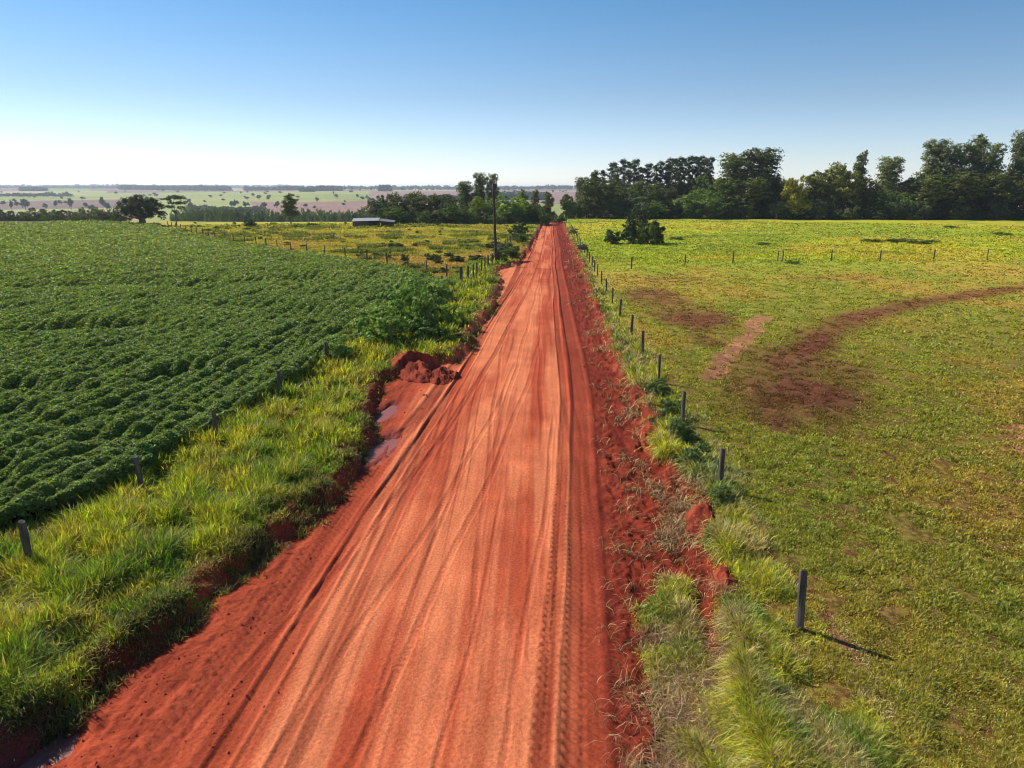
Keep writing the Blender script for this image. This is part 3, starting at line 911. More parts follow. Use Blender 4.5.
mk('slim_b', 22, 4.2, [(-.2, 0, 20.9, 1.5, 1.5, 1.0), (.6, .2, 19.6, 1.4, 1.4, .8), (-.5, -.2, 17.6, 1.5, 1.5, 1.2), (.3, 0, 15.9, 1.5, 1.6, 1.1), (-.4, .1, 13.6, 1.7, 1.6, 1.5),
    (.2, 0, 10.9, 1.8, 1.8, 1.6), (-.3, .1, 8.0, 1.8, 1.8, 1.7), (0, 0, 5.2, 1.7, 1.7, 1.6)], 9, 4200, .46, th=17, tr=.2, colA=(.035, .052, .020), colB=(.070, .088, .034), clumps=16, clump_r=.52)
mk('bush_a', 2.4, 3.6, 'broad', 10, 5200, .20, low=-.05, n=8, th=.6, tr=.06, stems=3, colA=(.050, .088, .024), colB=(.12, .16, .036), inner=.3)
mk('bush_b', 2.0, 3.4, 'broad', 11, 5000, .18, low=-.05, n=7, th=.5, tr=.05, stems=3, colA=(.07, .11, .026), colB=(.17, .21, .04), inner=.3)
mk('small_tree', 7.5, 5, 'broad', 12, 2600, .36, low=.28, n=8, th=2.6, tr=.13, colA=(.052, .072, .034), colB=(.10, .125, .055))
mk('far_a', 8, 8, [(0, 0, 4.6, 3.2, 3.2, 2.6), (2.2, .4, 4.0, 2, 2, 1.8), (-2.0, -.6, 3.8, 2.2, 2, 1.9), (0, 2, 3.6, 2, 2, 1.8)], 13, 1300, .95, th=2, tr=.25, colA=(.040, .060, .030), colB=(.075, .10, .04), inner=.2)
mk('far_b', 9, 7, [(0, 0, 5.6, 2.6, 2.6, 2.6), (1.4, .4, 4.4, 1.8, 2, 1.8), (-1.4, -.6, 4.8, 1.8, 2, 1.9), (0, 1.5, 3.8, 1.8, 1.8, 1.5)], 14, 1300, .95, th=3, tr=.22, colA=(.040, .060, .030), colB=(.075, .10, .04), inner=.2)
mk('oak', 7.2, 12.8, [(0, 0, 4.3, 4.2, 4, 2.2), (-4.0, 0, 3.3, 2.5, 2.5, 2.3), (-2.4, .5, 5.0, 2.4, 2.4, 1.5), (.6, 0, 5.7, 2.4, 2.4, 1.4), (3.0, .2, 4.9, 2.2, 2.4, 1.6),
    (4.3, 0, 3.4, 2.0, 2.3, 2.0), (-1.2, -2.2, 3.2, 2.4, 2, 1.8), (2.4, -2, 3.0, 2.2, 2, 1.8), (0, 2.4, 3.4, 3, 2, 2), (-5.2, 0, 2.3, 1.1, 1.4, 1.3), (5.3, 0, 2.4, 1.0, 1.3, 1.2)],
    15, 13000, .30, th=1.9, tr=.42, colA=(.030, .052, .018), colB=(.066, .088, .026), stems=2)
mk('acacia', 7.6, 7, [(0, 0, 6.9, 2.4, 2.4, .5), (-1.9, .2, 6.4, 1.5, 1.6, .45), (2.0, -.2, 6.6, 1.4, 1.6, .5), (.6, 0, 5.6, 2.1, 2.0, .5), (-.8, 0, 4.6, 1.4, 1.5, .45),
    (1.6, .2, 4.3, 1.0, 1.2, .45), (.1, 0, 3.5, .9, .9, .4)], 16, 3800, .26, th=3.4, tr=.13, colA=(.055, .085, .030), colB=(.11, .15, .045), flat=.6, inner=.3)

TREES = []


def add_tree(key, px, D, top_px=None, H=None, width=None, name='tree', label=None, group=None, tint=(1, 1, 1), xy=None, bury=0, cat='tree'):
    x = at(px, D) if xy is None else xy[0]; y = D if xy is None else xy[1]
    z = float(base_z(np.array([x]), np.array([float(y)]))[0]) if xy is None or abs(x) > 5 else float(gz_(np.array([x]), np.array([float(y)]))[0])
    depth = y * cos(YAW) - x * sin(YAW)
    fpx = 727.0
    if H is None:
        H = CAM_H + (188 - top_px) * depth / fpx - z
    NH, NW = NOM[key]
    W = NW * H / NH if width is None else width * depth / fpx
    e = bpy.data.objects.new(name, None); COL.objects.link(e)
    e.location = (x, y, z - bury); e.rotation_euler = (0, 0, random.uniform(0, 2 * pi)); e.scale = (W / NW, W / NW, H / NH)
    tag(e, label, cat, group)
    k = random.uniform(.85, 1.12)
    for nm, me in (('crown', PROTO[key][0]), ('trunk', PROTO[key][1])):
        c = bpy.data.objects.new(nm, me); COL.objects.link(c); c.parent = e
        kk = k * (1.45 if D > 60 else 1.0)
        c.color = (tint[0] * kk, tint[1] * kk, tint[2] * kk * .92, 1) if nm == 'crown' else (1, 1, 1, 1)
    TREES.append((e, px))
    return e


ORD = ['first', 'second', 'third', 'fourth', 'fifth', 'sixth', 'seventh', 'eighth', 'ninth', 'tenth', 'eleventh', 'twelfth', 'thirteenth', 'fourteenth', 'fifteenth',
       'sixteenth', 'seventeenth', 'eighteenth', 'nineteenth', 'twentieth']
def ordi(i):
    if i < 20: return ORD[i]
    t = (i + 1) // 10; u = (i + 1) % 10
    T = {2: 'twenty', 3: 'thirty', 4: 'forty', 5: 'fifty', 6: 'sixty', 7: 'seventy', 8: 'eighty', 9: 'ninety', 10: 'hundred'}[t]
    if u == 0: return {2: 'twentieth', 3: 'thirtieth', 4: 'fortieth', 5: 'fiftieth', 6: 'sixtieth', 7: 'seventieth', 8: 'eightieth', 9: 'ninetieth', 10: 'hundredth'}[t]
    return T + '-' + ORD[u - 1]


def make_trees():
    # --- lone trees in the left fields
    add_tree('oak', 137, 172, top_px=194, width=53, name='broad_tree', label='wide dark round tree alone between crop field and yellow pasture', tint=(.8, .8, .8)).rotation_euler.z = 0
    add_tree('acacia', 172, 172, top_px=194, width=29, name='flat_topped_tree', label='thin flat topped tree just right of the wide dark round tree').rotation_euler.z = 0
    add_tree('tall_b', 288, 182, top_px=193, width=20, name='slender_tree', label='slender airy tree alone at the far edge of the yellow pasture', tint=(1.0, 1.05, .8))
    # --- cluster left of the road end:  key, px, D, top, width, label
    C_ = [('small_tree', 374, 190, 199, 20, 'pale low tree just behind the small shed roof'),
          ('broad_b', 384, 199, 195, 24, 'olive tree behind the shed, left of the darkest crown there'),
          ('broad_a', 399, 196, 194, 29, 'dark rounded tree to the right of the shed roof'),
          ('broad_d', 392, 188, 206, 30, 'low dark bushy tree standing right behind the shed'),
          ('broad_a', 423, 194, 193, 34, 'dark round tree between the shed and the pole, with flat top'),
          ('broad_c', 443, 196, 193, 30, 'dark round tree left of the tall feathery eucalyptus'),
          ('broad_d', 452, 189, 203, 34, 'low spreading dark tree left of the utility pole'),
          ('tall_c', 466, 208, 182, 27, 'grey green tree with loose crown behind the pole cluster'),
          ('tall_c', 480, 206, 174, 20, 'tall feathery eucalyptus just left of the utility pole'),
          ('tall_c', 493, 204, 175, 20, 'tall feathery eucalyptus directly behind the utility pole'),
          ('broad_b', 482, 193, 196, 30, 'yellow green round tree left of and behind the pole'),
          ('broad_b', 512, 189, 195, 38, 'bright green round tree between the utility pole and road end'),
          ('broad_d', 530, 192, 203, 26, 'low dark green tree beside the far end of the road'),
          ('tall_b', 522, 215, 189, 13, 'thin tree rising behind the bright green round tree'),
          ('tall_a', 535, 217, 190, 14, 'thin tree second from the road end on its left side'),
          ('tall_b', 548, 220, 191, 14, 'thin tree closest to the road end on its left side'),
          ('broad_c', 541, 205, 204, 18, 'small dark tree at the left foot of the road end'),
          ('broad_d', 468, 200, 206, 30, 'dark low tree under the grey green loose crown'),
          ('broad_d', 412, 203, 205, 30, 'dark low tree filling the gap right of the shed'),
          ('bush_a', 560, 196, 214, 14, 'low bush on the right edge where the road ends'),
          ('broad_c', 567, 200, 193, 14, 'narrow dark round tree alone at right of the road end')]
    for k, px, D, top, w, lab in C_:
        t = (1.0, 1.0, 1.0)
        if 'bright' in lab: t = (1.5, 1.7, 1.0)
        if 'yellow' in lab: t = (1.5, 1.45, .9)
        if 'dark' in lab: t = (.85, .85, .9)
        add_tree(k, px, D, top_px=top, width=w, name='bush' if k.startswith('bush') else 'tree', label=lab, tint=t, cat='bush' if k.startswith('bush') else 'tree')
    # --- eucalyptus row behind the right wood
    eu = [(603, 171), (612, 163), (617, 167), (623, 160), (629, 163), (635, 160), (641, 168), (648, 164), (655, 166), (660, 162), (666, 165), (669, 159), (675, 160), (679, 158), (684, 160), (689, 157),
          (695, 158), (700, 157), (705, 160), (709, 158)]
    for i, (px, top) in enumerate(eu):
        add_tree('slim' if i % 2 else 'slim_b', px, 262 + random.uniform(-7, 9), top_px=top, width=random.uniform(9, 12), name='slim_eucalyptus',
                 label=f'{ordi(i)} from the left in the row of slim dark eucalyptus trees', group='row of slim eucalyptus behind the wood right of the road', tint=(.9, .9, .9))
    # --- front of the right wood
    W_ = [('tall_c', 582, 236, 178, 22, 'grey green open tree at the left end of the wood', .95),
          ('tall_a', 594, 246, 172, 20, 'flat topped thin tree behind the left end of the wood', .8),
          ('broad_c', 600, 225, 178, 38, 'large dark dense tree, first big one right of the road end', .8),
          ('broad_a', 622, 232, 186, 26, 'dark tree right of the first big dense tree', .9),
          ('small_tree', 636, 226, 194, 22, 'greyish small tree left of the low dark round crown', 1.3),
          ('broad_c', 657, 230, 186, 32, 'dark dome shaped tree in front of the slim eucalyptus', .75),
          ('broad_d', 652, 222, 201, 30, 'low olive tree directly behind the bush in the pasture', 1.2),
          ('broad_a', 684, 228, 196, 26, 'mid green tree right of the dark dome', 1.0),
          ('broad_d', 703, 224, 190, 44, 'wide spreading low green tree below the great tree', 1.15),
          ('broad_b', 712, 234, 176, 34, 'olive green tree joining the eucalyptus row to the great tree', 1.15),
          ('tall_c', 733, 238, 156, 50, 'great tree left half with olive top, tallest of the middle wood', 1.0),
          ('tall_c', 762, 236, 151, 54, 'great dark tree with rounded head in the middle of the wood', .75),
          ('broad_c', 748, 228, 176, 44, 'dark tree filling below the great rounded head', .8),
          ('broad_a', 778, 230, 182, 34, 'dark tree at the right foot of the great tree', .75),
          ('broad_b', 797, 233, 176, 22, 'olive tree with yellow leaves in the notch of the wood', 1.5),
          ('broad_d', 800, 225, 198, 28, 'low dark tree under the one with yellow leaves', .9),
          ('broad_c', 822, 234, 170, 36, 'olive brown broad tree right of the yellow leafed one', 1.25),
          ('broad_a', 838, 230, 167, 40, 'broad brownish tree with domed top, right of centre wood', 1.15),
          ('tall_b', 859, 244, 152, 16, 'narrow tree sticking up between two lower domes', 1.0),
          ('broad_c', 864, 230, 178, 26, 'dark tree beneath the narrow one that sticks up', .75),
          ('tall_c', 886, 236, 159, 36, 'airy grey green tree with two puffs on top', 1.25),
          ('broad_d', 893, 226, 190, 36, 'low dark tree below the airy grey green one', .8),
          ('broad_c', 915, 232, 176, 28, 'dark tree in the dip left of the tallest mass', .8),
          ('tall_c', 933, 240, 143, 38, 'tall tree with stepped top at the left of tallest mass', .95),
          ('tall_c', 951, 238, 147, 36, 'tall tree second from left in the tallest mass', .85),
          ('tall_a', 972, 238, 139, 34, 'highest pointed tree of the tallest mass', 1.2),
          ('tall_c', 988, 234, 147, 34, 'tall olive tree right of the highest pointed one', 1.1),
          ('tall_c', 1016, 236, 135, 34, 'tall leaning tree with clear head at the right picture edge', .9),
          ('tall_c', 1045, 240, 140, 50, 'tall tree just beyond the right picture edge', .9),
          ('broad_c', 930, 226, 174, 44, 'dense green tree low in front of the stepped top', .8),
          ('broad_c', 962, 226, 170, 48, 'very dark tree in front of the tallest mass', .65),
          ('broad_a', 1000, 226, 176, 50, 'very dark tree low at the right end of the wood', .65),
          ('broad_c', 1040, 226, 170, 56, 'very dark broad tree past the right picture edge', .65),
          ('bush_b', 917, 219, 211, 17, 'light round bush at the foot of the dark wood', 1.2)]
    for k, px, D, top, w, lab, t in W_:
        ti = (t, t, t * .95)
        if 'yellow leaves' in lab: ti = (2.6, 1.8, .8)
        if 'brown' in lab: ti = (t * 1.15, t, t * .8)
        D = 223 if 'yellow leaves' in lab else D
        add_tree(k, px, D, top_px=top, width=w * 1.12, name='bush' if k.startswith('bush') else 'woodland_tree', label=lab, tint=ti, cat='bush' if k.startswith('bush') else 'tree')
    # darker trees further in, seen only between the others
    R_ = random.Random(5)
    topline = [(575, 196), (600, 182), (625, 177), (700, 176), (715, 175), (760, 172), (795, 190), (830, 180), (880, 180), (915, 186), (950, 165), (1000, 165), (1060, 162)]
    for i in range(34):
        px = 580 + i * 14 + R_.uniform(-4, 4); top = np.interp(px, [a for a, b in topline], [b for a, b in topline]) + R_.uniform(0, 10)
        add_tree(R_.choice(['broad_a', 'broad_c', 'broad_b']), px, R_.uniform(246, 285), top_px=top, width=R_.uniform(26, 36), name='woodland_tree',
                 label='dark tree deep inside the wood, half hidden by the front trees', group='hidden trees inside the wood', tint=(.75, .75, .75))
    for px, top, lab in [(820, 199, 'small tree with pale thin trunk before the brownish dome'), (779, 201, 'small tree with pale thin trunk below the great tree'), (899, 200, 'small thin trunked tree before the airy grey green one'),
                         (927, 203, 'small thin trunked tree before the stepped top'), (641, 203, 'small thin trunked tree by the pasture thicket'), (1002, 204, 'small thin trunked tree before the very dark right end')]:
        add_tree('small_tree', px, 219, top_px=top, width=17, name='young_tree', label=lab, tint=(1.3, 1.3, 1.2))
    # undergrowth along the foot of the wood
    for i in range(40):
        px = 578 + i * 11.6 + R_.uniform(-5, 5)
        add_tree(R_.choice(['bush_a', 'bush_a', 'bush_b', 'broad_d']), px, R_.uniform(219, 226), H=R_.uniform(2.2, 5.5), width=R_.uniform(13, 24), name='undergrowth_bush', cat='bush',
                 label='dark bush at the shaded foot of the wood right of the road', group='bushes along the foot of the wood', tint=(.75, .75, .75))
    for i in range(26):
        px = 372 + i * 7 + R_.uniform(-3, 3)
        add_tree(R_.choice(['bush_a', 'broad_d', 'bush_b']), px, R_.uniform(186, 192), H=R_.uniform(1.6, 3.6), width=R_.uniform(9, 18), name='undergrowth_bush', cat='bush',
                 label='dark bush at the foot of the trees left of the road end', group='bushes under the trees left of the road end', tint=(.9, .9, .9))
    # --- bushes just past the crest of the crop field
    tb = [(-8, 208), (3, 212), (12, 211), (22, 213), (34, 208), (43, 213), (50, 210), (60, 210), (68, 211), (76, 214), (81, 209), (94, 209), (100, 211), (108, 210), (116, 213), (-20, 211)]
    for i, (px, top) in enumerate(sorted(tb)):
        add_tree(R_.choice(['broad_a', 'broad_d', 'broad_b']), px, R_.uniform(228, 248), top_px=top - 1, width=R_.uniform(13, 22), name='hedgerow_tree',
                 label=f'{ordi(i)} from the left in the dark tree line behind the crop field', group='tree line behind the crop field', tint=(.8, .85, .95))
    # --- planted belt beyond the yellow pasture
    n = 96
    for i in range(n):
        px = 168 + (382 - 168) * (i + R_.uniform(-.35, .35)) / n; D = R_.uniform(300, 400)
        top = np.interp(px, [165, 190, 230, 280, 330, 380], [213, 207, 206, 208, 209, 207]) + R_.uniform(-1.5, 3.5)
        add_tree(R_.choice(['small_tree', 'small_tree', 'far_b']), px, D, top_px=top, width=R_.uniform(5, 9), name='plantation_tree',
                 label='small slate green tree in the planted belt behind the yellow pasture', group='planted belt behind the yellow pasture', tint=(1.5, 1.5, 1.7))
    # belt continues, hidden and half hidden, behind the cluster
    for i in range(30):
        px = 382 + 180 * (i + R_.uniform(-.4, .4)) / 30
        add_tree('far_a', px, R_.uniform(300, 400), top_px=R_.uniform(205, 209), width=R_.uniform(7, 12), name='plantation_tree',
                 label='small dark tree behind the tree cluster left of the road end', group='trees behind the cluster', tint=(1, 1, 1.1))
    # --- scattered trees on the far farmland
    fixed = [(8, 900, 198, 4), (22, 950, 197, 10), (42, 950, 202, 6), (53, 1000, 199, 5), (68, 950, 196, 6), (60, 1500, 196, 3), (51, 1900, 192, 4), (90, 950, 204, 4), (100, 960, 195, 6), (104, 900, 201, 8), (88, 930, 204, 8),
             (188, 980, 201, 8), (222, 1400, 200, 4), (233, 980, 198, 4), (243, 1000, 200, 5), (246, 1500, 196, 5), (258, 1500, 194, 6), (268, 1600, 194, 5), (262, 1000, 201, 7), (276, 1100, 200, 5), (297, 1600, 195, 5),
             (255, 1000, 205, 6), (315, 1500, 197, 2), (362, 1500, 196, 5), (344, 1300, 201, 3), (313, 1000, 205, 4), (375, 1000, 203, 8), (388, 1020, 205, 6), (460, 1600, 196, 3), (149, 1800, 194, 4),
             (176, 1500, 199, 5), (203, 1300, 203, 4), (345, 2500, 186, 2), (352, 2500, 186, 2), (371, 2450, 187, 3), (402, 2500, 187, 2), (412, 2500, 186, 2), (457, 2500, 187, 2), (472, 2500, 187, 3), (560, 2400, 190, 2), (566, 2400, 191, 3)]
    for px, D, top, w in fixed:
        x = at(px, D); z = float(base_z(np.array([x]), np.array([float(D)]))[0])
        H = min(max(CAM_H + (188 - top) * D / 727 - z, 6), 22)
        add_tree(R_.choice(['far_a', 'far_b']), px, D, H=H, width=w, name='distant_tree', label='lone dark tree far off on the hazy farmland beyond the fields',
                 group='scattered trees on the far farmland', tint=(1, 1, 1))
    for i in range(110):
        D = 1 / R_.uniform(1 / 3600, 1 / 1000); px = R_.uniform(-40, 570)
        add_tree(R_.choice(['far_a', 'far_b']), px, D, H=R_.uniform(6, 12), width=R_.uniform(6, 12) * 727 / D, name='distant_tree',
                 label='lone dark tree far off on the hazy farmland beyond the fields', group='scattered trees on the far farmland')


def far_woods():
    """woods too far off to count: bands and blocks of tree crowns"""
    R_ = np.random.default_rng(77); parts = []
    def band(u0, u1, D0, D1, h, n, s=6.0):
        nonlocal parts
        u = R_.uniform(u0, u1, n); D = R_.uniform(D0, D1, n); x = u * D; y = D
        keep = fbm(x / 420, y / 420, int(D0) % 97, 2) > .36 if h < 14 else np.ones(n, bool)
        x, y = x[keep], y[keep]; m = len(x); per = 16
        X_ = np.repeat(x, per) + R_.normal(0, 3.2, m * per); Y_ = np.repeat(y, per) + R_.normal(0, 3.2, m * per)
        hh = np.repeat(h * R_.uniform(.55, 1.0, m) * (.45 + .9 * fbm(x / 90, y / 160, 7, 3)), per)
        Z_ = base_z(X_, Y_) + hh * R_.uniform(.15, 1, m * per)
        N = R_.normal(size=(m * per, 3)); N[:, 2] = np.abs(N[:, 2])
        c = jitter(mix([.040, .060, .028], [.08, .10, .04], R_.random(m * per)), R_)
        parts.append(cards(np.stack([X_, Y_, Z_], -1), N, s * R_.uniform(.6, 1.3, m * per), .8, c, R_))
    def upx(px): return at(px, 1.0)
    band(upx(380), upx(390), 2440, 2520, 22, 90, 7)
    band(upx(385), upx(392), 2380, 2440, 9, 20, 6)
    band(upx(300), upx(314), 2300, 2380, 15, 90, 7)
    band(upx(312), upx(341), 2600, 2750, 16, 240, 8)
    band(upx(305), upx(328), 1900, 2000, 8, 80, 6)
    band(upx(404), upx(445), 1300, 1420, 13, 420, 6)
    band(upx(448), upx(475), 1350, 1450, 14, 300, 6)
    band(upx(475), upx(545), 1500, 1620, 17, 600, 7)
    band(upx(245), upx(300), 3000, 3200, 16, 260, 9)
    band(upx(120), upx(230), 3000, 3500, 18, 700, 10)
    band(upx(20), upx(45), 2600, 2800, 14, 160, 9)
    band(upx(-60), upx(230), 4200, 5200, 20, 900, 14)
    band(upx(-80), upx(300), 6500, 9000, 30, 1300, 24)
    band(upx(280), upx(600), 3600, 4600, 16, 600, 14)
    band(upx(128), upx(162), 2000, 2120, 10, 70, 7)
    band(upx(-30), upx(70), 1750, 1850, 8, 120, 6)
    band(upx(185), upx(262), 880, 980, 8, 150, 4)
    v_, f_, c_ = merge(parts)
    o = link('far_woods', raw_mesh('far_woods', v_, f_, c_), M_CROWN)
    tag(o, 'hazy blue green woods strung along the far horizon', 'woods', kind='stuff')
    print('woods', len(f_))


# ------------------------------------------------------------------ bushes, weeds
def add_bush(key, x, y, H, W, label, group=None, tint=(1, 1, 1), name='bush'):
    NH, NW = NOM[key]
    e = bpy.data.objects.new(name, None); COL.objects.link(e)
    e.location = (x, y, float(gz_(np.array([x]), np.array([y]))[0])); e.rotation_euler = (0, 0, random.uniform(0, 6.28)); e.scale = (W / NW, W / NW, H / NH)
    tag(e, label, 'bush', group)
    for nm, me in (('crown', PROTO[key][0]), ('stem', PROTO[key][1])):
        c = bpy.data.objects.new(nm, me); COL.objects.link(c); c.parent = e; c.color = (*tint, 1)
    return e


def make_bushes():
    add_bush('bush_a', 14.2, 121, 4.0, 4.8, 'tall dark bush in the middle of the thicket in the right pasture', tint=(.85, .9, 1.0))
    add_bush('bush_a', 10.6, 120, 2.2, 3.4, 'low dark bush at the left of the thicket in the right pasture', tint=(.8, .95, .8))
    add_bush('bush_b', 16.3, 118.5, 3.1, 3.8, 'pale green bush at the front right of the pasture thicket', tint=(1, .95, .9))
    add_bush('bush_a', 17.6, 121, 3.6, 3.6, 'dark bush at the right end of the pasture thicket', tint=(.8, .9, .8))
    add_bush('small_tree', 15.6, 123, 6.6, 3.4, 'wispy sapling rising out of the pasture thicket', tint=(1.1, 1.1, 1.1))
    # roadside, left
    add_bush('bush_a', -5.9, 136, 2.6, 4.2, 'dark round bush beside the far road on its left', tint=(.8, 1, .8))
    add_bush('bush_b', -5.2, 122, 1.5, 3.4, 'light green bush in front of the dark roadside one', tint=(1, 1, 1))
    add_bush('bush_a', -5.9, 99, 1.6, 3.6, 'grey green bush on the left verge just past the pole', tint=(1.5, 1.5, 1.7))
    add_bush('bush_b', -5.0, 93, 1.5, 3.2, 'low light bush at the road edge by the pole')
    add_bush('bush_a', -7.9, 108, 1.2, 3.4, 'scrub growing on the fence line behind the pole')
    add_bush('bush_a', -6.2, 88.5, 1.3, 2.6, 'low scrub around the foot of the utility pole', tint=(.9, .9, .8))
    add_bush('bush_b', 4.9, 146, 1.0, 2.2, 'small bush on the right verge near the road end')
    add_bush('bush_a', 5.0, 108, .8, 1.9, 'low weed bush on the right verge by the far fence')
    # big leafy weeds between crop and road
    TW = 1.75
    W_ = [(-8.5, 43.0, 3.0, 3.6, 'tall leafy weed clump nearest the road above the earth heap', (1.0, 1.15, 1)),
          (-9.9, 46.5, 2.8, 4.4, 'tall leafy weed clump behind the nearest one, by the crop', (1.2, 1.3, 1.1)),
          (-9.9, 40.2, 2.1, 3.8, 'leafy weed clump left of the earth heap', (1.1, 1.2, 1)),
          (-7.3, 41.0, 1.5, 2.6, 'dark leafy weeds right at the head of the earth heap', (.8, .95, .8)),
          (-9.3, 52.0, 2.5, 4.0, 'grey green weed clump where crop and verge meet', (1.2, 1.25, 1.3)),
          (-9.0, 57.5, 1.7, 3.0, 'last tall weed clump before the fence corner', (1.2, 1.25, 1.3)),
          (-11.4, 36.0, 1.3, 2.2, 'small leafy weed at the edge of the crop', (1.1, 1.2, 1)),
          (-6.6, 46.8, 1.3, 2.4, 'yellowish weed clump at the road edge past the heap', (1.6, 1.6, 1))]
    for x, y, H, W, lab, t in W_:
        add_bush('bush_a' if 'dark' in lab or 'behind' in lab else 'bush_b', x, y, H, W, lab, 'tall weeds between crop and road', tuple(q * TW for q in t), 'weed_clump')
    # right bank weeds
    for x, y, H, W, lab in [(4.9, 24.6, .85, 1.3, 'silvery weed clump left of the third fence post on the right'), (4.9, 22.0, .8, 1.2, 'leafy weed clump on the bank between second and third right posts'),
                            (5.1, 27.5, .7, 1.1, 'grey green weeds by the foot of a right fence post'), (5.0, 30.5, .7, 1.2, 'pale weed clump higher up the right bank'),
                            (5.15, 19.0, .55, .9, 'dark leafy weeds on the bank beside the second right post')]:
        add_bush('bush_b', x, y, H, W, lab, 'weeds on the right bank', (1.1, 1.2, 1.5), 'weed_clump')
    # shrubs dotted over the yellow pasture
    fixed = [(402, 262, .9, 1.3), (455, 262, .8, 2.2), (430, 261, .8, 1.6), (436, 264, .7, 1.4), (475, 260, .7, 2.4), (246, 226.5, 1.6, 3.4), (370, 258, .6, .9), (425, 258, .6, 1.0), (397, 247, .7, 1.6), (447, 257, .6, 1.5)]
    R_ = random.Random(9)
    pts = []
    for px, py, H, W in fixed:
        D = 9 * 727 / (py - 188); pts.append((at(px, D), D, H, W))
    while len(pts) < 80:
        D = 1 / R_.uniform(1 / 186, 1 / 76); px = R_.uniform(170, 515); x = at(px, D)
        if D < yb(x) + 2 or x > -7.5 or in_crop(np.array([x]), np.array([D]))[0] > .1: continue
        pts.append((x, D, R_.uniform(.3, .65), R_.uniform(.6, 1.4)))
    for i, (x, y, H, W) in enumerate(pts):
        add_bush('bush_a', x, y, H, W, 'small dark green shrub dotted in the yellow pasture left of the road', 'small shrubs in the yellow pasture', (.9, .95, .9), 'shrub')
    # dark tussocks in the right far pasture
    for (px, py, H, W) in [(905, 240, .6, 5), (880, 240, .5, 4), (925, 241.5, .6, 4.5), (940, 240, .4, 3), (958, 226, .5, 4), (1010, 233, .5, 4), (800, 262, .4, 2), (680, 238, .5, 3), (770, 243, .4, 3)]:
        D = 9 * 727 / (py - 188)
        add_bush('bush_b', at(px, D), D, H, W, 'low dark green patch of rank grass in the bright right pasture', 'rank patches in the right pasture', (1.0, 1.1, .8), 'grass_clump')


# ------------------------------------------------------------------ fence posts
def post_mesh(seed, w, h, round_=True):
    R_ = np.random.default_rng(seed); sides = 9 if round_ else 4
    V = []; F = []; levels = [-.35, 0, .35 * h, .7 * h, h - .02, h]
    ph = R_.random() * 6
    for li, z in enumerate(levels):
        rad = w / 2 * (1.06 - .1 * z / h) * (.86 if li == len(levels) - 1 else 1)
        for k in range(sides):
            a = 2 * pi * k / sides + ph
            j = 1 + .12 * math.sin(a * 2 + seed) + R_.normal(0, .03)
            tz = 0 if li < len(levels) - 2 else .03 * math.cos(a + seed)
            V.append((cos(a) * rad * j + .012 * math.sin(z * 3 + seed), sin(a) * rad * j, z + tz))
    for i in range(len(levels) - 1):
        for k in range(sides):
            F.append((i * sides + k, i * sides + (k + 1) % sides, (i + 1) * sides + (k + 1) % sides, (i + 1) * sides + k))
    top = (len(levels) - 1) * sides
    F.append(tuple(top + k for k in range(sides)))
    me = bpy.data.meshes.new('fence_post'); me.from_pydata(V, [], F); me.update(); me.materials.append(M_POST)
    return me


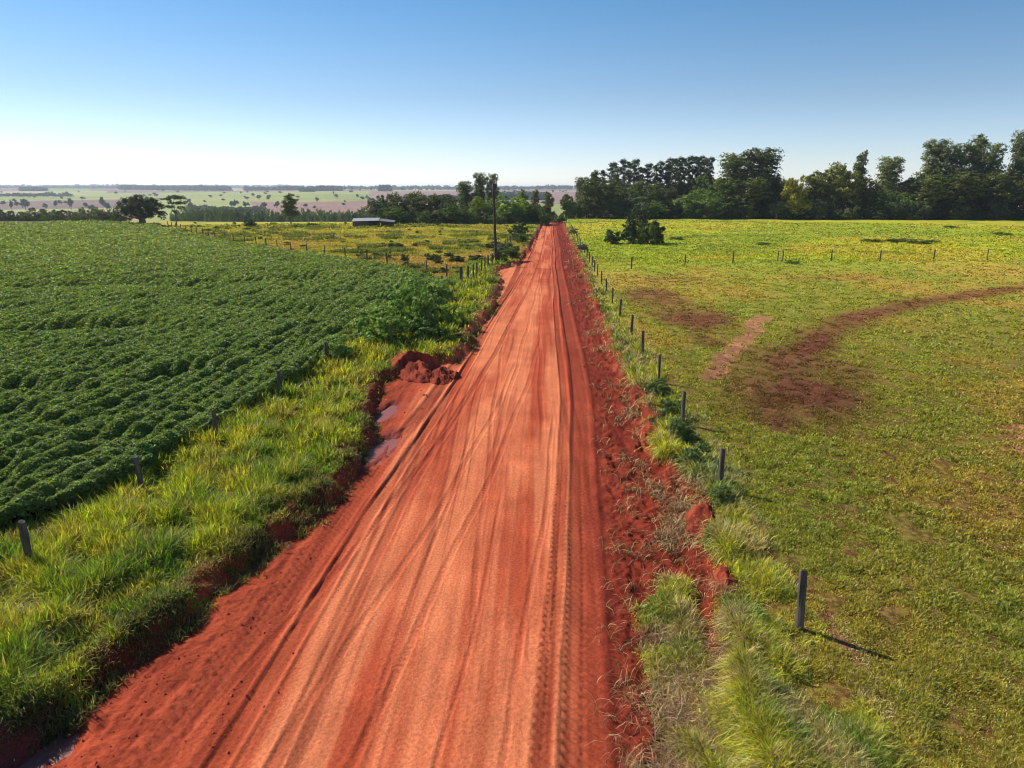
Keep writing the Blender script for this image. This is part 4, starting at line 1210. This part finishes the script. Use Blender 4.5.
def make_fences():
    R_ = random.Random(3)
    pm = [post_mesh(i, .15, 1.3) for i in range(5)]
    def post(x, y, h, label, group, wsc=1.0):
        o = bpy.data.objects.new('fence_post', R_.choice(pm)); COL.objects.link(o)
        o.location = (x, y, float(land_z(np.array([x]), np.array([y]))[0]))
        o.scale = (wsc, wsc, h / 1.3); o.rotation_euler = (R_.uniform(-.035, .035), R_.uniform(-.035, .035), R_.uniform(0, 6))
        tag(o, label, 'fence post', group)
    # right fence along the road
    yy = [13.15, 20.2, 26.4, 32.6, 38.3, 43.5, 50.6, 56.5, 62.5, 68.5, 74.5, 79.0, 83.5, 89, 95, 101, 107, 113, 119, 125, 131, 137, 144, 151, 158, 166, 174]
    for i, y in enumerate(yy):
        x = np.interp(y, [13, 20, 30, 60, 90, 180], [5.38, 5.38, 5.32, 5.12, 5.08, 4.7])
        post(x, y, 1.4 if y < 50 else 1.3, f'{ordi(i)} wooden post from the camera in the fence right of the road', 'posts of the fence right of the road', 1.0 if i != 13 else 1.3)
    # cross fence in the right pasture
    cf = [(635, 268), (690, 264.5), (739, 262.5), (785, 261), (790, 261), (840, 260.5), (890, 261), (945, 260), (1000, 260), (1056, 260)]
    for i, (px, py) in enumerate(cf):
        D = 9 * 727 / (py - 188); D = D if D < 100 else 95; 
        # depth to world y
        x = at(px, D)
        D2 = D / (cos(YAW) + (-x / D) * sin(YAW)); x = at(px, D2)
        post(x, D2, 1.35, f'{ordi(i)} post from the left in the fence crossing the right pasture', 'posts of the fence across the right pasture', 1.05)
    # left verge fence
    for i, y in enumerate([9.8, 14.6, 18.85, 23.3, 29.0, 35.0, 41, 46.5, 52, 58, 63.5]):
        x = np.interp(y, [9, 14.6, 18.85, 23.3, 45, 60, 66], [-12.8, -12.5, -12.15, -11.95, -11.2, -10.2, -9.4])
        post(x, y, 1.3, f'{ordi(i)} post from the camera in the fence between verge and crop', 'posts of the fence between verge and crop', 1.05)
    # corner and far left
    post(-8.55, 68.6, 1.6, 'thick corner post where the left fences meet', 'posts at the left fence corner', 2.2)
    post(-8.05, 69.6, 1.6, 'second thick post just right of the fence corner', 'posts at the left fence corner', 1.6)
    for i, y in enumerate([72.2, 74.6, 77.2, 79.8, 82.4, 85.2, 91, 96, 101, 106, 112, 118, 124, 130]):
        x = np.interp(y, [72, 87, 130], [-7.8, -6.75, -6.3])
        post(x, y, 1.45, f'{ordi(i)} post past the corner in the fence running on to the pole', 'posts of the fence running past the pole', 1.2)
    line = [(-10.4, 71.2), (-12.9, 75.0), (-15.6, 79.0), (-20.7, 84.9), (-24.8, 88.7), (-30.8, 94.2), (-35.8, 98.6), (-45.9, 110.4), (-61.7, 127.6), (-89.5, 162.9)]
    seg = 0; out = []
    P_ = np.array(line); L = np.r_[0, np.cumsum(np.hypot(*np.diff(P_, axis=0).T))]
    n = int(L[-1] / 4.9)
    for i in range(n + 1):
        s = L[-1] * i / n
        x = float(np.interp(s, L, P_[:, 0])); y = float(np.interp(s, L, P_[:, 1]))
        post(x + R_.uniform(-.15, .15), y + 1.0, 1.45, f'{ordi(i)} post left of the corner in the fence between crop and yellow pasture', 'posts of the fence between crop and yellow pasture', 1.1)


# ------------------------------------------------------------------ utility pole
def make_pole():
    e = bpy.data.objects.new('utility_pole', None); COL.objects.link(e)
    e.location = (-6.55, 87.5, -.05); e.rotation_euler = (0, radians(-1.6), 0)
    tag(e, 'tall bare wooden utility pole on the left verge beside the fence', 'utility pole')
    zs = np.linspace(-.5, 9.6, 9)
    v_, f_ = tube([(0, 0, z) for z in zs], [.19 - .006 * max(z, 0) for z in zs], 12)
    link('pole', raw_mesh('pole', v_, f_, None, True), M_POLE, e)
    parts = []; k = 0; VV = []; FF = []
    prof = [(.035, 9.6), (.03, 9.72), (.075, 9.74), (.085, 9.78), (.05, 9.82), (.07, 9.86), (.06, 9.92), (.02, 9.96)]
    V = []; F = []
    for r, z in prof:
        for q in range(10):
            a = 2 * pi * q / 10; V.append((r * cos(a), r * sin(a), z))
    for i in range(len(prof) - 1):
        for q in range(10):
            F.append((i * 10 + q, i * 10 + (q + 1) % 10, (i + 1) * 10 + (q + 1) % 10, (i + 1) * 10 + q))
    me = bpy.data.meshes.new('insulator'); me.from_pydata(V, [], F); me.update()
    link('insulator', me, M_INSUL, e)
    v_, f_ = tube([(0, 0, 2.0), (0, 0, 2.06)], [.195, .195], 12)
    link('metal_band', raw_mesh('metal_band', v_, f_), M_IRON, e)


# ------------------------------------------------------------------ shed
def box(V, F, x0, x1, y0, y1, z0, z1, zt=None):
    """box; zt = four top heights"""
    k = len(V); zt = zt or [z1] * 4
    V += [(x0, y0, z0), (x1, y0, z0), (x1, y1, z0), (x0, y1, z0), (x0, y0, zt[0]), (x1, y0, zt[1]), (x1, y1, zt[2]), (x0, y1, zt[3])]
    F += [tuple(k + i for i in f) for f in ((0, 3, 2, 1), (4, 5, 6, 7), (0, 1, 5, 4), (1, 2, 6, 5), (2, 3, 7, 6), (3, 0, 4, 7))]


def from_boxes(name, bs, mat, parent):
    V = []; F = []
    for b in bs: box(V, F, *b[:6], zt=b[6] if len(b) > 6 else None)
    me = bpy.data.meshes.new(name); me.from_pydata(V, [], F); me.update()
    return link(name, me, mat, parent)


def corrugated(name, x0, x1, y0, y1, z00, z10, z11, z01, mat, parent):
    n = 90; xs_ = np.linspace(x0, x1, n); V = []
    for y, za, zb in ((y0, z00, z10), (y1, z01, z11)):
        for i, x in enumerate(xs_):
            t = i / (n - 1); V.append((x, y, za * (1 - t) + zb * t + .025 * math.sin(i * pi / 2)))
    V += [(a, b, c - .04) for a, b, c in V]
    F = []
    for i in range(n - 1):
        F.append((i, i + 1, n + i + 1, n + i)); F.append((2 * n + i, 3 * n + i, 3 * n + i + 1, 2 * n + i + 1))
        F.append((i, 2 * n + i, 2 * n + i + 1, i + 1)); F.append((n + i, n + i + 1, 3 * n + i + 1, 3 * n + i))
    me = bpy.data.meshes.new(name); me.from_pydata(V, [], F); me.update()
    return link(name, me, mat, parent)


def make_shed():
    D = 171; x = at(372, D)
    e = bpy.data.objects.new('cattle_shed', None); COL.objects.link(e)
    e.location = (x, D, float(base_z(np.array([x]), np.array([D]))[0])); e.rotation_euler = (0, 0, math.atan(-x / D) * .6); e.scale = (1, 1, .8)
    tag(e, 'low open shed with pale sheet roof at the far side of the yellow pasture', 'shed')
    a = corrugated('roof', -5.0, 1.4, -2.2, 2.4, 1.75, 1.95, 2.55, 2.45, M_ROOF, e); a['label'] = 'pale sheet roof'
    b = corrugated('roof', 1.0, 5.0, -2.0, 2.3, 1.9, 1.45, 1.75, 2.4, M_ROOF2, e); b['label'] = 'darker sagging end of the roof'
    from_boxes('wall', [(-4.8, -1.2, -2.0, -1.9, -.2, 1.62), (-4.8, -4.7, -1.9, 2.1, -.2, 1.6), (1.6, 4.6, 1.9, 2.0, -.2, 1.3), (-4.8, 1.2, 2.1, 2.2, -.2, 2.2)], M_SHEDW, e)
    for px_, py_ in ((-1.0, -2.0), (1.2, -1.95), (3.0, -1.85), (4.7, -1.8), (4.7, 1.7)):
        from_boxes('post', [(px_ - .07, px_ + .07, py_ - .07, py_ + .07, -.3, 1.5)], M_POST, e)
    from_boxes('feed_trough', [(1.8, 4.4, -1.2, -1.15, 0, .6), (1.8, 4.4, -.6, -.55, 0, .6), (1.8, 4.4, -1.15, -.6, .1, .16), (1.75, 1.8, -1.2, -.55, 0, .6), (4.4, 4.45, -1.2, -.55, 0, .6)], M_SHEDW, e)


# ------------------------------------------------------------------ earth heap on the left edge, clods on the right bank
def heap(name, cx, cy, rx, ry, h, seed, label, cat='earth heap', rot=0, n=90, group=None):
    u = np.linspace(-1.25, 1.25, n); U, W = np.meshgrid(u, u)
    q = np.hypot(U, W) + (fbm(U * 2 + seed, W * 2, seed, 3) - .5) * .5
    ca, sa = cos(rot), sin(rot)
    Xh = cx + (U * rx) * ca - (W * ry) * sa; Yh = cy + (U * rx) * sa + (W * ry) * ca
    prof = np.clip(1 - q, 0, 1) ** .75
    Zh = land_z(Xh, Yh) - .10 * (q > .95) - .05 + h * prof * (.75 + .5 * (fbm(U * 2.5, W * 2.5, seed + 3, 4) - .3)) + (fbm(U * 14, W * 14, seed + 5, 3) - .5) * .12 * sst(prof, .0, .3) * min(1, h * 1.5)
    c = mix([.30, .055, .026], [.155, .026, .015], sst(fbm(U * 3, W * 3, seed + 9, 4), .4, .62))
    # only what stands clear of the road is kept
    o = link(name, raw_mesh(name, (np.stack([Xh - cx, Yh - cy, Zh + .30], -1)).reshape(-1, 3), grid_faces(n, n), c.reshape(-1, 3), True), M_EARTH)
    o.location = (cx, cy, -.30)
    tag(o, label, cat, group)
    return o


def make_heaps():
    heap('earth_heap', -7.0, 35.4, 1.35, 2.7, 1.0, 3, 'heap of scraped dark red earth below the leafy weeds on the left', rot=.25)
    heap('earth_heap', -5.4, 34.3, .9, 1.5, .65, 4, 'smaller lower lump of red earth on the road side of the heap', rot=.1)
    R_ = random.Random(12)
    spots = [(4.35, 18.3, .55, .8, .45, 'dark clod bank of red earth beside the second right fence post'), (4.2, 15.0, .35, .6, .28, 'red earth lump under the bent grass at the right bank'),
             (4.0, 21.3, .4, .9, .3, 'crumbly ridge of red earth above the dark clod bank'), (3.7, 25.5, .4, 1.3, .28, 'long low ridge of red earth and straw on the right'),
             (4.0, 30.5, .45, 1.2, .35, 'rough red clods piled by the right bank halfway up'), (3.8, 36.2, .5, 1.6, .35, 'dark clods by the right bank before the pasture path'),
             (3.9, 44.0, .5, 2.0, .38, 'dark red ridge of earth along the far right road edge'), (3.7, 54, .5, 2.4, .35, 'low red ridge where the road begins to narrow'),
             (3.2, 77, 1.4, 1.5, .40, 'dark red berm crossing the right side of the far road')]
    for i, (x, y, rx, ry, h, lab) in enumerate(spots):
        heap('earth_clods', x, y, rx, ry, h, 20 + i, lab, 'earth clods', R_.uniform(-.15, .15), 46, 'lumps of scraped earth along the right bank')


def make_crumbs():
    """loose crumbs of earth, thickest along both edges of the wheel lane"""
    R_ = np.random.default_rng(91)
    x, y, r = scatter(46000, 8.5, 75, -52, 26, R_)
    e = in_road(x, y); ta = np.interp(y, TRK_A[:, 0], TRK_A[:, 1])
    p = .0 + .75 * sst(x - ta, .3, 1.2) + .5 * sst(-x, 4.6, 6.4)
    k = (e > .1) & (R_.random(len(x)) < p * sst(fbm(x * 1.3, y * .9, 300, 3), .36, .6))
    x, y, r = x[k], y[k], r[k]; n = len(x)
    s_ = np.maximum(.007, r * .0005) * R_.gamma(1.3, 1.0, n).clip(.4, 4.2)
    base = np.array([[1, 0, 0], [0, 1, 0], [-1, 0, 0], [0, -1, 0], [0, 0, .8], [0, 0, -.8], [.6, .6, .45], [-.6, .5, .5]])
    F = np.array([[6, 1, 4], [0, 6, 4], [0, 1, 6], [1, 7, 4], [1, 2, 7], [2, 4, 7], [2, 3, 4], [3, 0, 4], [1, 0, 5], [2, 1, 5], [3, 2, 5], [0, 3, 5]])
    a = R_.uniform(0, 6.28, n); ca, sa = np.cos(a)[:, None], np.sin(a)[:, None]
    B = base[None] * R_.uniform(.65, 1.35, (n, 8, 3))
    V = np.stack([B[..., 0] * ca - B[..., 1] * sa, B[..., 0] * sa + B[..., 1] * ca, B[..., 2]], -1) * s_[:, None, None]
    V += np.stack([x, y, gz_(x, y) + .03 + s_ * .3], -1)[:, None]
    c = np.repeat(jitter(mix(C_DARK * 2.0, C_RED * 1.15, R_.random(n)), R_, .2, .05), 8, axis=0)
    o = link('soil_crumbs', raw_mesh('soil_crumbs', V.reshape(-1, 3), (F[None] + (np.arange(n) * 8)[:, None, None]).reshape(-1, 3), c), M_EARTH)
    tag(o, 'loose crumbs of red earth along both edges of the wheel tracks', 'soil crumbs', kind='stuff')
    print('crumbs', n)


# ------------------------------------------------------------------ air
def make_haze():
    V = []; F = []
    box(V, F, -13900, 13900, -13900, 13900, -32, 34)
    me = bpy.data.meshes.new('haze'); me.from_pydata(V, [], F); me.update()
    m = bpy.data.materials.new('haze'); m.use_nodes = True
    n = m.node_tree.nodes; l = m.node_tree.links
    n.remove(n['Principled BSDF'])
    vol = n.new('ShaderNodeVolumePrincipled')
    vol.inputs['Color'].default_value = (.80, .88, 1.0, 1); vol.inputs['Density'].default_value = 1.15e-4
    vol.inputs['Anisotropy'].default_value = .25
    l.new(vol.outputs[0], [x for x in n if x.type == 'OUTPUT_MATERIAL'][0].inputs['Volume'])
    o = link('haze', me, m)
    tag(o, 'thin pale blue haze over the distant farmland', 'haze', kind='stuff')


import time
for f_ in (make_crop, make_verge, make_pasture, make_trees, far_woods, make_bushes, make_fences, make_pole, make_shed, make_heaps, make_crumbs, make_haze):
    t_ = time.time(); f_(); print(f_.__name__, round(time.time() - t_, 1))
scene.cycles.filter_width = 1.05
scene.cycles.volume_bounces = 0
scene.cycles.max_bounces = 6
scene.cycles.diffuse_bounces = 2
scene.cycles.transmission_bounces = 3
scene.cycles.transparent_max_bounces = 6
